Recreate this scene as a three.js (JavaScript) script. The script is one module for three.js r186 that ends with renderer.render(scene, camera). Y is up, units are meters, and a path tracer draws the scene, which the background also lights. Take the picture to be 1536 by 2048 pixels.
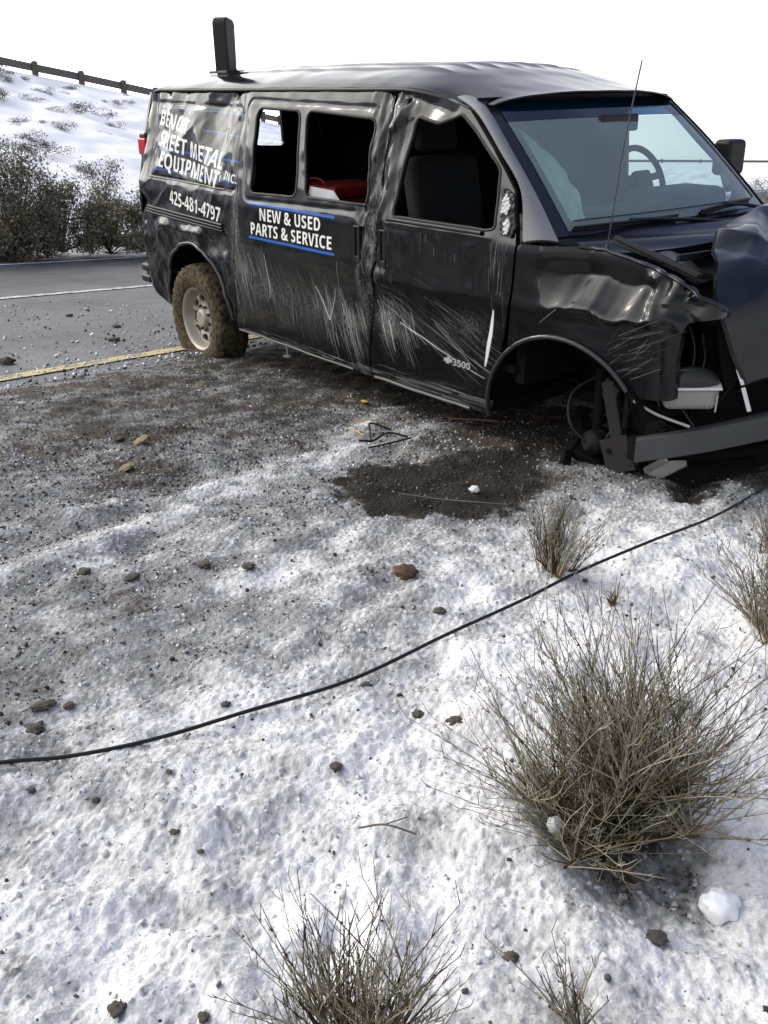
import * as THREE from 'three';
import { mergeGeometries, mergeVertices } from 'three/addons/utils/BufferGeometryUtils.js';
import { RoundedBoxGeometry } from 'three/addons/geometries/RoundedBoxGeometry.js';
import { FontLoader } from 'three/addons/loaders/FontLoader.js';
import { TextGeometry } from 'three/addons/geometries/TextGeometry.js';
import { createNoise2D, createNoise3D } from 'simplex-noise';

// ------------------------------------------------------------------ camera, sky, sun, exposure
const scene = new THREE.Scene();
const camera = new THREE.PerspectiveCamera(55.4, 768 / 1024, 0.05, 2000);
camera.position.set(6.36, 1.417, 4.376);
camera.rotation.order = 'YXZ';
camera.rotation.set(-0.3475, 0.9075, -0.0011);
const renderer = new THREE.WebGLRenderer({ antialias: true });
renderer.toneMapping = THREE.LinearToneMapping;
renderer.toneMappingExposure = 0.785;
renderer.shadowMap.enabled = true;

const sunDir = new THREE.Vector3(-0.76, 0.56, 0.33).normalize();   // veiled sun, behind and left of the van
const sun = new THREE.DirectionalLight(0xfff3e2, 1.05);
sun.position.copy(sunDir).multiplyScalar(40); sun.target.position.set(2, 0, 2);
sun.castShadow = true; sun.shadow.radius = 20; sun.shadow.mapSize.set(2048, 2048);
Object.assign(sun.shadow.camera, { left: -14, right: 14, top: 14, bottom: -14, near: 1, far: 90 });
scene.add(sun, sun.target);
{
  // thin white overcast low down and round the sun, clearing to blue overhead and away from the sun
  const w = 512, h = 256, d = new Float32Array(w * h * 4);
  const cl = createNoise3D(mulberry(5));
  for (let j = 0; j < h; j++) for (let i = 0; i < w; i++) {
    const th = (j + 0.5) / h * Math.PI, ph = ((i + 0.5) / w - 0.5) * 2 * Math.PI;
    const y = -Math.cos(th), r = Math.sin(th), x = Math.cos(ph) * r, z = Math.sin(ph) * r;
    const e = Math.max(y, 0);
    const c = x * sunDir.x + y * sunDir.y + z * sunDir.z;
    const glow = Math.pow(Math.max(0, 0.5 + 0.5 * c), 4.5);
    let veil = Math.exp(-((e / (0.52 + 0.24 * z)) ** 2)) * 1.06 + 0.45 * glow;
    veil += 0.08 * cl(x * 2.2, e * 5, z * 2.2) + 0.04 * cl(x * 6, e * 12, z * 6);
    veil = Math.min(1, Math.max(0.05, veil));
    const b = 1.15 + 6.4 * glow, k = (j * w + i) * 4;
    const blue = [0.17, 0.28, 0.62];
    const white = [b * (1 + 0.03 * glow), b, b * (1.02 - 0.08 * glow)];
    for (let q = 0; q < 3; q++) d[k + q] = blue[q] * (1 - veil) + white[q] * veil;
    d[k + 3] = 1;
  }
  const tex = new THREE.DataTexture(d, w, h, THREE.RGBAFormat, THREE.FloatType);
  tex.mapping = THREE.EquirectangularReflectionMapping; tex.magFilter = tex.minFilter = THREE.LinearFilter;
  tex.wrapS = THREE.RepeatWrapping; tex.needsUpdate = true;
  scene.background = tex; scene.environment = tex;
}

// ------------------------------------------------------------------ helpers
function mulberry(s) { return () => { s |= 0; s = s + 0x6D2B79F5 | 0; let t = Math.imul(s ^ s >>> 15, 1 | s); t = t + Math.imul(t ^ t >>> 7, 61 | t) ^ t; return ((t ^ t >>> 14) >>> 0) / 4294967296; }; }
const rng = mulberry(77), R = (a, b) => a + (b - a) * rng();
const n2 = createNoise2D(mulberry(11)), n2b = createNoise2D(mulberry(23)), n3 = createNoise3D(mulberry(31));
const V = (x, y, z) => new THREE.Vector3(x, y, z);
const sst = (a, b, x) => { const t = Math.min(1, Math.max(0, (x - a) / (b - a))); return t * t * (3 - 2 * t); };
const lerp = (a, b, t) => a + (b - a) * t;
const fbm = (x, y, o = 4) => { let s = 0, a = 0.5; for (let i = 0; i < o; i++) { s += a * n2(x + i * 17.3, y - i * 9.1); x *= 2.03; y *= 2.03; a *= 0.5; } return s; };
const table = (t, x) => { if (x <= t[0][0]) return t[0][1]; for (let i = 1; i < t.length; i++) if (x <= t[i][0]) return lerp(t[i - 1][1], t[i][1], (x - t[i - 1][0]) / (t[i][0] - t[i - 1][0])); return t[t.length - 1][1]; };
const used = {};
function numbered(n) { used[n] = (used[n] || 0) + 1; return used[n] === 1 ? n : n + '_' + String(used[n] - 1).padStart(3, '0'); }
function shade(o) { o.castShadow = true; o.receiveShadow = true; return o; }
function part(name, geo, mat, parent) { if (Array.isArray(geo)) geo = merge(geo); const m = shade(new THREE.Mesh(geo, mat)); m.name = name; parent.add(m); return m; }
function tag(o, label, category, group, kind) { if (label) o.userData.label = label; if (category) o.userData.category = category; if (group) o.userData.group = group; if (kind) o.userData.kind = kind; return o; }
function thing(name, label, category, p = [0, 0, 0], group) { const g = new THREE.Group(); g.name = numbered(name); g.position.set(...p); scene.add(g); return tag(g, label, category, group); }
function solo(name, geo, mat, label, category, group) { const m = part(numbered(name), geo, mat, scene); return tag(m, label, category, group); }
function struct(name, geo, mat) { return tag(part(numbered(name), geo, mat, scene), null, null, null, 'structure'); }
function merge(list) { return mergeGeometries(list.map(g => { g = g.index ? g.toNonIndexed() : g; for (const k of Object.keys(g.attributes)) if (!['position', 'normal', 'uv'].includes(k)) g.deleteAttribute(k); if (!g.attributes.uv) g.setAttribute('uv', new THREE.BufferAttribute(new Float32Array(g.attributes.position.count * 2), 2)); return g; })); }
const box = (x0, x1, y0, y1, z0, z1, r = 0.006) => { const a = x1 - x0, b = y1 - y0, c = z1 - z0; const g = new RoundedBoxGeometry(a, b, c, 2, Math.min(r, a / 2.1, b / 2.1, c / 2.1)); g.translate((x0 + x1) / 2, (y0 + y1) / 2, (z0 + z1) / 2); return g; };
// a straight bar of rectangular section from a to b
const bar = (a, b, w, t, r = 0.004) => { const A = V(...a), B = V(...b), L = A.distanceTo(B); const g = new RoundedBoxGeometry(w, L, t, 2, Math.min(r, w / 2.1, t / 2.1)); g.applyQuaternion(new THREE.Quaternion().setFromUnitVectors(V(0, 1, 0), B.clone().sub(A).normalize())); const m = A.add(B).multiplyScalar(0.5); g.translate(m.x, m.y, m.z); return g; };
const tube = (pts, r, seg = 40, sides = 6, closed = false) => new THREE.TubeGeometry(new THREE.CatmullRomCurve3(pts.map(p => Array.isArray(p) ? V(...p) : p), closed, 'centripetal'), seg, r, sides, closed);
function sdPoly(P) { return (x, y) => { let d = 1e9, s = 1; for (let i = 0, j = P.length - 1; i < P.length; j = i, i++) { const ex = P[j][0] - P[i][0], ey = P[j][1] - P[i][1], wx = x - P[i][0], wy = y - P[i][1]; const t = Math.min(1, Math.max(0, (wx * ex + wy * ey) / (ex * ex + ey * ey))); const bx = wx - ex * t, by = wy - ey * t; d = Math.min(d, bx * bx + by * by); const c1 = y >= P[i][1], c2 = y < P[j][1], c3 = ex * wy > ey * wx; if ((c1 && c2 && c3) || (!c1 && !c2 && !c3)) s = -s; } return s * Math.sqrt(d); }; }
// rounded polygon: shrink about the centroid by about r, then grow by r
function sdRound(P, r) { const c = P.reduce((a, p) => [a[0] + p[0] / P.length, a[1] + p[1] / P.length], [0, 0]); const f = sdPoly(P.map(p => { const dx = p[0] - c[0], dy = p[1] - c[1]; return [c[0] + dx - Math.sign(dx) * Math.min(r, Math.abs(dx) * .9), c[1] + dy - Math.sign(dy) * Math.min(r, Math.abs(dy) * .9)]; })); return (x, y) => f(x, y) - r; }
// sheet-metal panel: grid over (u,v) trimmed by sdf <= 0, mapped to 3-D, with a folded edge all round
function panel({ u0, u1, v0, v1, step = 0.015, sdf, map, flange = 0.02, inward, uv }) {
  const nu = Math.ceil((u1 - u0) / step), nv = Math.ceil((v1 - v0) / step), du = (u1 - u0) / nu, dv = (v1 - v0) / nv;
  const S = new Float32Array((nu + 1) * (nv + 1)), id = (i, j) => j * (nu + 1) + i;
  for (let j = 0; j <= nv; j++) for (let i = 0; i <= nu; i++) S[id(i, j)] = sdf ? sdf(u0 + i * du, v0 + j * dv) : -1;
  const UV = [], key = new Map(), tri = [], edge = [];
  const corner = (i, j) => { const k = id(i, j); if (!key.has(k)) { key.set(k, UV.length); UV.push([u0 + i * du, v0 + j * dv]); } return key.get(k); };
  const cut = (a, b) => { const ka = id(...a), kb = id(...b), k = 'e' + Math.min(ka, kb) + '_' + Math.max(ka, kb); if (!key.has(k)) { const t = S[ka] / (S[ka] - S[kb]); key.set(k, UV.length); UV.push([u0 + lerp(a[0], b[0], t) * du, v0 + lerp(a[1], b[1], t) * dv]); } return key.get(k); };
  for (let j = 0; j < nv; j++) for (let i = 0; i < nu; i++) {
    const c = [[i, j], [i + 1, j], [i + 1, j + 1], [i, j + 1]], s = c.map(q => S[id(...q)]);
    if (s.every(q => q > 0)) continue;
    const poly = [], isCut = [];
    for (let k = 0; k < 4; k++) { const a = c[k], b = c[(k + 1) % 4], sa = s[k], sb = s[(k + 1) % 4]; if (sa <= 0) { poly.push(corner(...a)); isCut.push(0); } if ((sa <= 0) !== (sb <= 0)) { poly.push(cut(a, b)); isCut.push(1); } }
    for (let k = 1; k + 1 < poly.length; k++) tri.push(poly[0], poly[k], poly[k + 1]);
    for (let k = 0; k < poly.length; k++) if (isCut[k] && isCut[(k + 1) % poly.length]) edge.push([poly[k], poly[(k + 1) % poly.length]]);
    if (j === 0 && s[0] <= 0 && s[1] <= 0) edge.push([corner(i, j), corner(i + 1, j)]);
    if (j === nv - 1 && s[2] <= 0 && s[3] <= 0) edge.push([corner(i + 1, j + 1), corner(i, j + 1)]);
    if (i === 0 && s[0] <= 0 && s[3] <= 0) edge.push([corner(i, j + 1), corner(i, j)]);
    if (i === nu - 1 && s[1] <= 0 && s[2] <= 0) edge.push([corner(i + 1, j), corner(i + 1, j + 1)]);
  }
  const N = UV.length, pos = [], uvs = [];
  for (const [a, b] of UV) { const p = map(a, b); pos.push(p[0], p[1], p[2]); const q = uv ? uv(a, b) : [a, b]; uvs.push(q[0], q[1]); }
  const g = new THREE.BufferGeometry(); g.setAttribute('position', new THREE.Float32BufferAttribute(pos, 3)); g.setAttribute('uv', new THREE.Float32BufferAttribute(uvs, 2)); g.setIndex(tri); g.computeVertexNormals();
  if (!flange) return g;
  const nm = g.attributes.normal.array, fp = [], fu = [], fi = [];
  for (const [a, b] of edge) { const o = fp.length / 3; for (const q of [a, b]) { const p = [pos[q * 3], pos[q * 3 + 1], pos[q * 3 + 2]]; const w = inward || [-nm[q * 3], -nm[q * 3 + 1], -nm[q * 3 + 2]]; fp.push(...p, p[0] + w[0] * flange, p[1] + w[1] * flange, p[2] + w[2] * flange); fu.push(uvs[q * 2], uvs[q * 2 + 1], uvs[q * 2], uvs[q * 2 + 1]); } fi.push(o, o + 1, o + 2, o + 2, o + 1, o + 3); }
  const f = new THREE.BufferGeometry(); f.setAttribute('position', new THREE.Float32BufferAttribute(fp, 3)); f.setAttribute('uv', new THREE.Float32BufferAttribute(fu, 2)); f.setIndex(fi); f.computeVertexNormals();
  return mergeGeometries([g, f]);
}
const mat = (r, g, b, rough, o = {}) => { const m = new THREE.MeshPhysicalMaterial({ roughness: rough, metalness: 0, specularIntensity: 0.6, side: THREE.DoubleSide, ...o }); m.color.setRGB(r, g, b); return m; };
function canvasTex(c, srgb = true) { const t = new THREE.CanvasTexture(c); if (srgb) t.colorSpace = THREE.SRGBColorSpace; t.wrapS = t.wrapT = THREE.ClampToEdgeWrapping; t.anisotropy = 8; return t; }
function noiseTex(n, fn, srgb = false) { const d = new Uint8Array(n * n * 4); for (let j = 0; j < n; j++) for (let i = 0; i < n; i++) { const c = fn(i / n, j / n), k = (j * n + i) * 4; for (let q = 0; q < 3; q++) d[k + q] = Math.max(0, Math.min(255, (Array.isArray(c) ? c[q] : c) * 255)); d[k + 3] = 255; } const t = new THREE.DataTexture(d, n, n); t.wrapS = t.wrapT = THREE.RepeatWrapping; t.magFilter = THREE.LinearFilter; t.minFilter = THREE.LinearMipmapLinearFilter; t.generateMipmaps = true; if (srgb) t.colorSpace = THREE.SRGBColorSpace; t.needsUpdate = true; return t; }
// tileable noise on a torus grid
function tileNoise(period, seed) { const r = mulberry(seed), g = new Float32Array(period * period).map(() => r()); return (x, y) => { x *= period; y *= period; const xi = Math.floor(x), yi = Math.floor(y); let fx = x - xi, fy = y - yi; fx = fx * fx * (3 - 2 * fx); fy = fy * fy * (3 - 2 * fy); const a = (i, j) => g[((j % period) + period) % period * period + ((i % period) + period) % period]; return lerp(lerp(a(xi, yi), a(xi + 1, yi), fx), lerp(a(xi, yi + 1), a(xi + 1, yi + 1), fx), fy); }; }

// ------------------------------------------------------------------ terrain
// road axis: s runs along the road, p across it (p = 0 at the yellow line, positive away from the van)
const roadP = (x, z) => (x + 0.21) * -0.944 + (z - 1.83) * 0.33;
const roadS = (x, z) => (x + 0.21) * -0.33 + (z - 1.83) * -0.944;
const roadXZ = (s, p) => [-0.21 - 0.33 * s - 0.944 * p, 1.83 - 0.944 * s + 0.33 * p];
const zc = z => 5 * Math.tanh(z / 5);
const roadH = (x, z) => -0.005 - 0.005 * Math.max(x, -12) + 0.045 * zc(z);
const CTRL = [[-0.43,2.4,0.45],[0.12,1.71,0.2],[0.66,1.03,0.15],[1.2,0.34,0.1],[1.74,-0.34,0.1],[2.28,-1.02,0.05],[2.82,-1.71,0.05],[0.43,2.67,0.25],[0.91,2.07,0.15],[1.39,1.46,0.15],[1.86,0.86,0.25],[2.34,0.26,0.1],[2.81,-0.34,0.05],[3.29,-0.94,0.05],[1.11,2.89,0.2],[1.54,2.35,0.15],[1.96,1.81,0.25],[2.39,1.27,0.42],[2.81,0.73,0.12],[3.23,0.19,0.05],[3.66,-0.34,0.05],[1.74,3.09,0.25],[2.12,2.61,0.25],[2.49,2.13,0.4],[2.87,1.65,0.4],[3.25,1.17,0.2],[3.62,0.69,0.45],[4.0,0.21,0.15],[2.24,3.25,0.35],[2.58,2.82,0.35],[2.92,2.38,0.45],[3.26,1.95,0.45],[3.6,1.52,0.35],[3.94,1.09,0.65],[4.28,0.66,0.45],[2.59,3.36,0.4],[2.91,2.96,0.5],[3.22,2.57,0.5],[3.53,2.17,0.6],[3.85,1.77,0.65],[4.16,1.37,0.78],[4.47,0.98,0.85],[2.95,3.47,0.5],[3.23,3.11,0.5],[3.52,2.75,0.5],[3.81,2.38,0.6],[4.09,2.02,0.7],[4.38,1.65,0.8],[4.66,1.29,0.85],[3.24,3.57,0.4],[3.51,3.23,0.4],[3.77,2.9,0.4],[4.04,2.56,0.6],[4.3,2.22,0.75],[4.56,1.89,0.85],[4.83,1.55,0.85],[3.53,3.66,0.35],[3.77,3.35,0.4],[4.01,3.04,0.55],[4.26,2.73,0.65],[4.5,2.43,0.8],[4.74,2.12,0.9],[4.98,1.81,0.8],[3.83,3.76,0.35],[4.05,3.48,0.55],[4.27,3.2,0.75],[4.49,2.91,0.75],[4.71,2.63,0.8],[4.93,2.35,0.85],[5.15,2.07,0.85],[4.08,3.84,0.55],[4.28,3.58,0.7],[4.48,3.32,0.75],[4.68,3.07,0.75],[4.88,2.81,0.8],[5.08,2.55,0.8],[5.28,2.3,0.85],[4.29,3.9,0.7],[4.47,3.67,0.65],[4.66,3.43,0.75],[4.84,3.19,0.8],[5.03,2.96,0.8],[5.21,2.72,0.7],[5.4,2.48,0.85],[4.55,3.99,0.7],[4.71,3.77,0.75],[4.88,3.56,0.8],[5.04,3.35,0.85],[5.21,3.14,0.75],[5.38,2.93,0.6],[5.54,2.71,0.85],[4.76,4.05,0.7],[4.91,3.86,0.8],[5.06,3.67,0.8],[5.21,3.48,0.9],[5.36,3.29,0.75],[5.51,3.09,0.8],[5.66,2.9,0.8],[4.93,4.11,0.65],[5.06,3.93,0.75],[5.2,3.76,0.8],[5.34,3.58,0.8],[5.48,3.4,0.7],[5.61,3.23,0.75],[5.75,3.05,0.8]];
const WET = sdPoly([[3.05, 2.01], [2.8, 1.87], [2.7, 1.67], [2.81, 1.44], [2.94, 1.29], [3.0, 1.01], [3.21, 0.96], [3.5, 1.26], [3.59, 1.43], [3.6, 1.71], [3.45, 1.86], [3.27, 2.04]]);
const BROWN = sdPoly([[2.65, 1.32], [2.51, 1.12], [2.53, 0.93], [2.72, 0.85], [3.0, 0.79], [3.22, 1.02], [2.97, 1.32]]);
const WET2 = sdPoly([[3.4, 0.72], [3.76, 0.64], [3.95, 0.86], [4.06, 0.83], [3.9, 0.46], [3.96, 0.14], [3.66, -0.34], [3.1, 0.36]]);
const TRACKS = [[[2.59, 3.05], [2.64, 2.63], [2.57, 2.21], [2.42, 1.68], [1.92, 0.79]], [[3.04, 3.5], [2.94, 3.09], [2.89, 2.9], [2.74, 2.51], [2.66, 1.99], [2.46, 1.49]], [[-0.27, 2.45], [-0.19, 1.97], [-0.35, 1.33]], [[3.6, 2.86], [3.63, 2.71], [3.61, 2.55]]];
const segD = (x, y, L) => { let d = 1e9; for (let i = 1; i < L.length; i++) { const [ax, ay] = L[i - 1], [bx, by] = L[i], ex = bx - ax, ey = by - ay; const t = Math.min(1, Math.max(0, ((x - ax) * ex + (y - ay) * ey) / (ex * ex + ey * ey))); d = Math.min(d, Math.hypot(x - ax - ex * t, y - ay - ey * t)); } return d; };
// how much snow and ice lies where: 0 bare gravel, 1 clean snow (read off the photograph, kept on a 5 cm grid)
const CG = { x0: -2, z0: -2, n: 170, m: 140, s: 0.05 }; CG.d = new Float32Array(CG.n * CG.m);
for (let j = 0; j < CG.m; j++) for (let i = 0; i < CG.n; i++) {
  const x = CG.x0 + i * CG.s, z = CG.z0 + j * CG.s; let w = 0, v = 0;
  for (const c of CTRL) { const q = (x - c[0]) ** 2 + (z - c[1]) ** 2 + 0.004, k = 1 / (q * q); w += k; v += k * c[2]; }
  CG.d[j * CG.n + i] = v / w;
}
function cover(x, z) { const fx = Math.min(CG.n - 1.01, Math.max(0, (x - CG.x0) / CG.s)), fz = Math.min(CG.m - 1.01, Math.max(0, (z - CG.z0) / CG.s)); const i = fx | 0, j = fz | 0, a = fx - i, b = fz - j, d = CG.d, k = j * CG.n + i; let c = lerp(lerp(d[k], d[k + 1], a), lerp(d[k + CG.n], d[k + CG.n + 1], a), b);
  const out = sst(5.9, 8, x) + sst(4.4, 6, z) * sst(2.5, 4, x) + sst(-1.5, -6, z); return lerp(c, 0.82, Math.min(1, out)); }
function snowAt(x, z) {
  let c = cover(x, z);
  for (let i = 0; i < TRACKS.length; i++) { const d = segD(x, z, TRACKS[i]) + 0.03 * n2(x * 6, z * 6); c += 0.2 * Math.exp(-((d / 0.075) ** 2)); }
  c += 0.20 * fbm(x * 1.7, z * 1.7, 3) + 0.17 * fbm(x * 6 + 4, z * 6, 3);
  const along = z * 0.96 + x * 0.28, across = x * 0.96 - z * 0.28; c += 0.16 * fbm(across * 6, along * 1.1 + 7, 3) * sst(4.6, 3.4, x);
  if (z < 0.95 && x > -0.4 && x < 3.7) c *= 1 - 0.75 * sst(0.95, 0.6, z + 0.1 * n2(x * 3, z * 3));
  { const bd = Math.hypot((x - 5.26) / 1.2, z - 2.83) + 0.05 * n2(x * 9, z * 9) + 0.03 * n2(x * 22, z * 22); c -= 0.5 * sst(0.24, 0.06, bd); }
  const wv = 0.05 * n2(x * 5, z * 5) + 0.03 * n2(x * 14, z * 14);
  const wet = Math.max(sst(0.05, -0.04, WET(x, z) + wv), sst(0.05, -0.06, WET2(x, z) + wv));
  c = lerp(c, 0.03, wet * 0.95);
  return [Math.min(1, Math.max(0, c)), wet, sst(0.05, -0.05, BROWN(x, z) + wv)];
}
const far = (x, z) => sst(7, 20, Math.hypot(x - 3, z - 2));
function groundH(x, z, fine = true) {
  const p = roadP(x, z);
  let h = roadH(x, z) * sst(-3.6, -0.6, p);
  h += 0.25 * fbm(x * 0.03, z * 0.03, 2) * far(x, z) * sst(0, 6, -p);
  const pe = p + 0.12 * n2(x * 0.9, z * 0.9) + 0.05 * n2(x * 4, z * 4); h -= 0.022 * sst(-0.42, -0.12, pe);            // passes under the asphalt at its ragged edge
  if (p > 8) h += 0.16 * sst(8, 9.5, p);
  h += 0.008 * sst(-0.2, -0.45, pe); const off = sst(-0.3, -0.9, p);
  const c = cover(x, z);
  const lump = sst(0.3, 0.8, c);
  h += off * (0.055 * fbm(x * 1.1 + 3, z * 1.1, 3) * (0.35 + 0.65 * lump) + 0.012 * n2(x * 4.2, z * 4.2));
  // the hollow melted round the big sagebrush, and the ploughed ridge in front of it
  const bd = Math.hypot((x - 5.33) / 1.15, z - 2.86); h -= 0.07 * Math.exp(-((bd / 0.2) ** 4));
  for (let i = 0; i < 2; i++) { const d = segD(x, z, TRACKS[i]); h += 0.014 * Math.exp(-((d / 0.06) ** 2)) - 0.012 * Math.exp(-(((d - 0.16) / 0.08) ** 2)); }
  if (WET2(x, z) < 0.12) h -= 0.05 * sst(0.05, -0.12, WET2(x, z));
  if (BROWN(x, z) < 0.1) h += 0.03 * sst(0.06, -0.08, BROWN(x, z));
  if (fine && off > 0) {
    const a = n2b(x * 17, z * 17), b = n2(x * 38 + 9, z * 38), d = n2b(x * 75, z * 75 + 5);
    h += off * lump * (0.0042 * a * (0.25 + 0.75 * sst(0, 0.7, n2(x * 1.9, z * 1.9))) + 0.003 * Math.max(b, -0.3) + 0.011 * n2(x * 6.1 + 2, z * 6.1) * sst(-.5, .6, n2b(x * 1.3, z * 1.3))) + off * (0.0025 * b + 0.003 * d);
  }
  return h;
}
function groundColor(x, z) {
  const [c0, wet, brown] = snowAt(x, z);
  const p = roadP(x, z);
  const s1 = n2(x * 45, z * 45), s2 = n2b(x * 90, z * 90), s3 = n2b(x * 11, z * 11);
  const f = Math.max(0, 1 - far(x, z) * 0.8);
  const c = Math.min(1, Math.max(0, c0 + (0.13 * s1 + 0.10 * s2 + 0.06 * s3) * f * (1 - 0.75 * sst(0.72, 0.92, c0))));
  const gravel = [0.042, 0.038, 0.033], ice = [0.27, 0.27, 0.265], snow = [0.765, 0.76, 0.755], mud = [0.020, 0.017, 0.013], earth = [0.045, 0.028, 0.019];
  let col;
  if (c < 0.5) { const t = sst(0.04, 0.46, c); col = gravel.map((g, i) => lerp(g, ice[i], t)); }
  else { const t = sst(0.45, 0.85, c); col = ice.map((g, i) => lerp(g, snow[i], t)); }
  // warm soil tint where gravel shows through
  const w = sst(0.45, 0.1, c) * sst(-0.35, 0.35, fbm(x * 1.3 + 8, z * 1.3, 2)) * 0.85; col = col.map((g, i) => lerp(g, [0.060, 0.042, 0.026][i], w));
  // dirt tint on the old snow
  const tint = sst(0.1, 0.5, fbm(x * 2.1 - 5, z * 2.1 + 2, 3)) * 0.4 * sst(0.5, 0.8, c); col = col.map((g, i) => lerp(g, [0.46, 0.43, 0.39][i], tint));
  col = col.map((g, i) => lerp(lerp(g, earth[i], brown * 0.8), mud[i], wet * (0.9 + 0.1 * s1)));
  // scattered dark grit frozen into the snow
  if (c > 0.5 && n2b(x * 31 + 50, z * 31) > 0.83) col = col.map(g => g * 0.35);
  const ff = far(x, z); if (ff > 0) col = col.map((g, i) => lerp(g, [0.80, 0.805, 0.82][i], ff * sst(-2, -6, p) + ff * sst(7, 9, p)));
  return col;
}
function lines(a, parts, b) { const o = []; for (const [from, to, st] of parts) { const n = Math.round((to - from) / st); for (let i = 0; i < n; i++) o.push(from + (to - from) * i / n); } o.push(parts[parts.length - 1][1]); let s = 0.05, x = o[0]; const pre = []; while (x > a) { s *= 1.17; x -= s; pre.unshift(x); } s = 0.05; x = o[o.length - 1]; while (x < b) { s *= 1.17; x += s; o.push(x); } return pre.concat(o); }
{
  const xs = lines(-700, [[-1.4, 2.2, 0.022], [2.2, 6.1, 0.0095]], 500), zs = lines(-700, [[-0.6, 4.6, 0.0105]], 400);
  const n = xs.length, m = zs.length, pos = new Float32Array(n * m * 3), col = new Float32Array(n * m * 3), uv = new Float32Array(n * m * 2), idx = [];
  for (let j = 0; j < m; j++) for (let i = 0; i < n; i++) {
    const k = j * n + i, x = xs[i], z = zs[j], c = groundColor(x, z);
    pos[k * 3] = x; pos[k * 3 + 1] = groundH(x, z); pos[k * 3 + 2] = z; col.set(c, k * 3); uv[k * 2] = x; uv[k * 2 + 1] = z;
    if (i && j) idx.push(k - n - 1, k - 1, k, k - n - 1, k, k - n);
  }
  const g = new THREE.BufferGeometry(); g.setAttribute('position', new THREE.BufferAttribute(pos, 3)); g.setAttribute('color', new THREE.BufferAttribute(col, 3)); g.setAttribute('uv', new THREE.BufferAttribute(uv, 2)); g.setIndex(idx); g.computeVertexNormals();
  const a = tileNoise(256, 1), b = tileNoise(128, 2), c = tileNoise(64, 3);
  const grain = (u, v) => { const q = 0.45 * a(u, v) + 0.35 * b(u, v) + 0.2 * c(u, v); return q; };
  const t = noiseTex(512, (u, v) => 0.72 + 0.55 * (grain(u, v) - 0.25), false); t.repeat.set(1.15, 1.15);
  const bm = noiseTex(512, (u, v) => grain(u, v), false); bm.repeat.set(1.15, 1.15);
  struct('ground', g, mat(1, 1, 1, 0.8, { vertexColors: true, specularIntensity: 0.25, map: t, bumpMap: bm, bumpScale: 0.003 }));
}
// asphalt and its painted lines
function strip(name, s0, s1, ds, p0, p1, np, lift, m, edge = 0, wob = 0) {
  const pos = [], uv = [], col = [], idx = []; const ns = Math.round((s1 - s0) / ds);
  for (let i = 0; i <= ns; i++) for (let j = 0; j <= np; j++) { const s = lerp(s0, s1, i / ns); let p = lerp(p0, p1, j / np); if (edge && (j === 0 || j === np)) p += edge * (n2(s * 2.2, p0) + 0.6 * n2(s * 9, p1)); const [x, z] = roadXZ(s, p); pos.push(x, roadH(x, z) + lift, z); uv.push(s, p); const k = pos.length / 3 - 1; if (i && j) idx.push(k - 1, k - np - 2, k, k, k - np - 2, k - np - 1); }
  const g = new THREE.BufferGeometry(); g.setAttribute('position', new THREE.Float32BufferAttribute(pos, 3)); g.setAttribute('uv', new THREE.Float32BufferAttribute(uv, 2)); g.setIndex(idx); g.computeVertexNormals();
  if (g.attributes.normal.getY(0) < 0) { const I = g.index.array; for (let i = 0; i < I.length; i += 3) { const q = I[i]; I[i] = I[i + 1]; I[i + 1] = q; } g.computeVertexNormals(); }
  return struct(name, g, m);
}
const asphaltM = (() => {
  const a = tileNoise(512, 41), b = tileNoise(64, 42), c = tileNoise(12, 43);
  // 1024 px over 8 m along by 8 m across the road: dry salt-grey asphalt, darker wheel paths, gritty near edge
  const t = noiseTex(1024, (u, v) => { const p = v * 9 - 0.6; const wheel = Math.exp(-(((p - 1.15) / 0.45) ** 2)) + Math.exp(-(((p - 2.7) / 0.4) ** 2)) + Math.exp(-(((p - 4.3) / 0.4) ** 2)) + Math.exp(-(((p - 6.0) / 0.4) ** 2)); const grit = sst(1.5, 0.1, p + 0.8 * (c(u, v) - 0.5)); let q = 0.20 + 0.10 * (a(u, v) - 0.5) + 0.10 * (b(u, v) - 0.5) + 0.1 * (c(u, v) - 0.5) - 0.05 * Math.min(1, wheel); const sp = a(v + 0.31, u); q += grit * (0.03 + (sp > 0.84 ? 0.35 : 0) - (sp < 0.1 ? 0.08 : 0)); q += sst(6.6, 7.2, p + 0.5 * (b(u, v) - .5)) * 0.35; return [q * 0.97, q, q * 1.03]; });
  t.repeat.set(1 / 9, 1 / 9); t.offset.set(0, 0.6 / 9);
  const bm = noiseTex(512, (u, v) => 0.6 * tileA(u, v) + 0.4 * a(u, v)); bm.repeat.set(1, 1);
  function tileA(u, v) { return b(u * 4, v * 4); }
  return mat(0.37, 0.375, 0.39, 0.6, { map: t, bumpMap: bm, bumpScale: 0.003 });
})();
strip('road', -60, 160, 0.5, -0.7, 7.9, 12, 0.0, asphaltM, 0.06);
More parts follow.
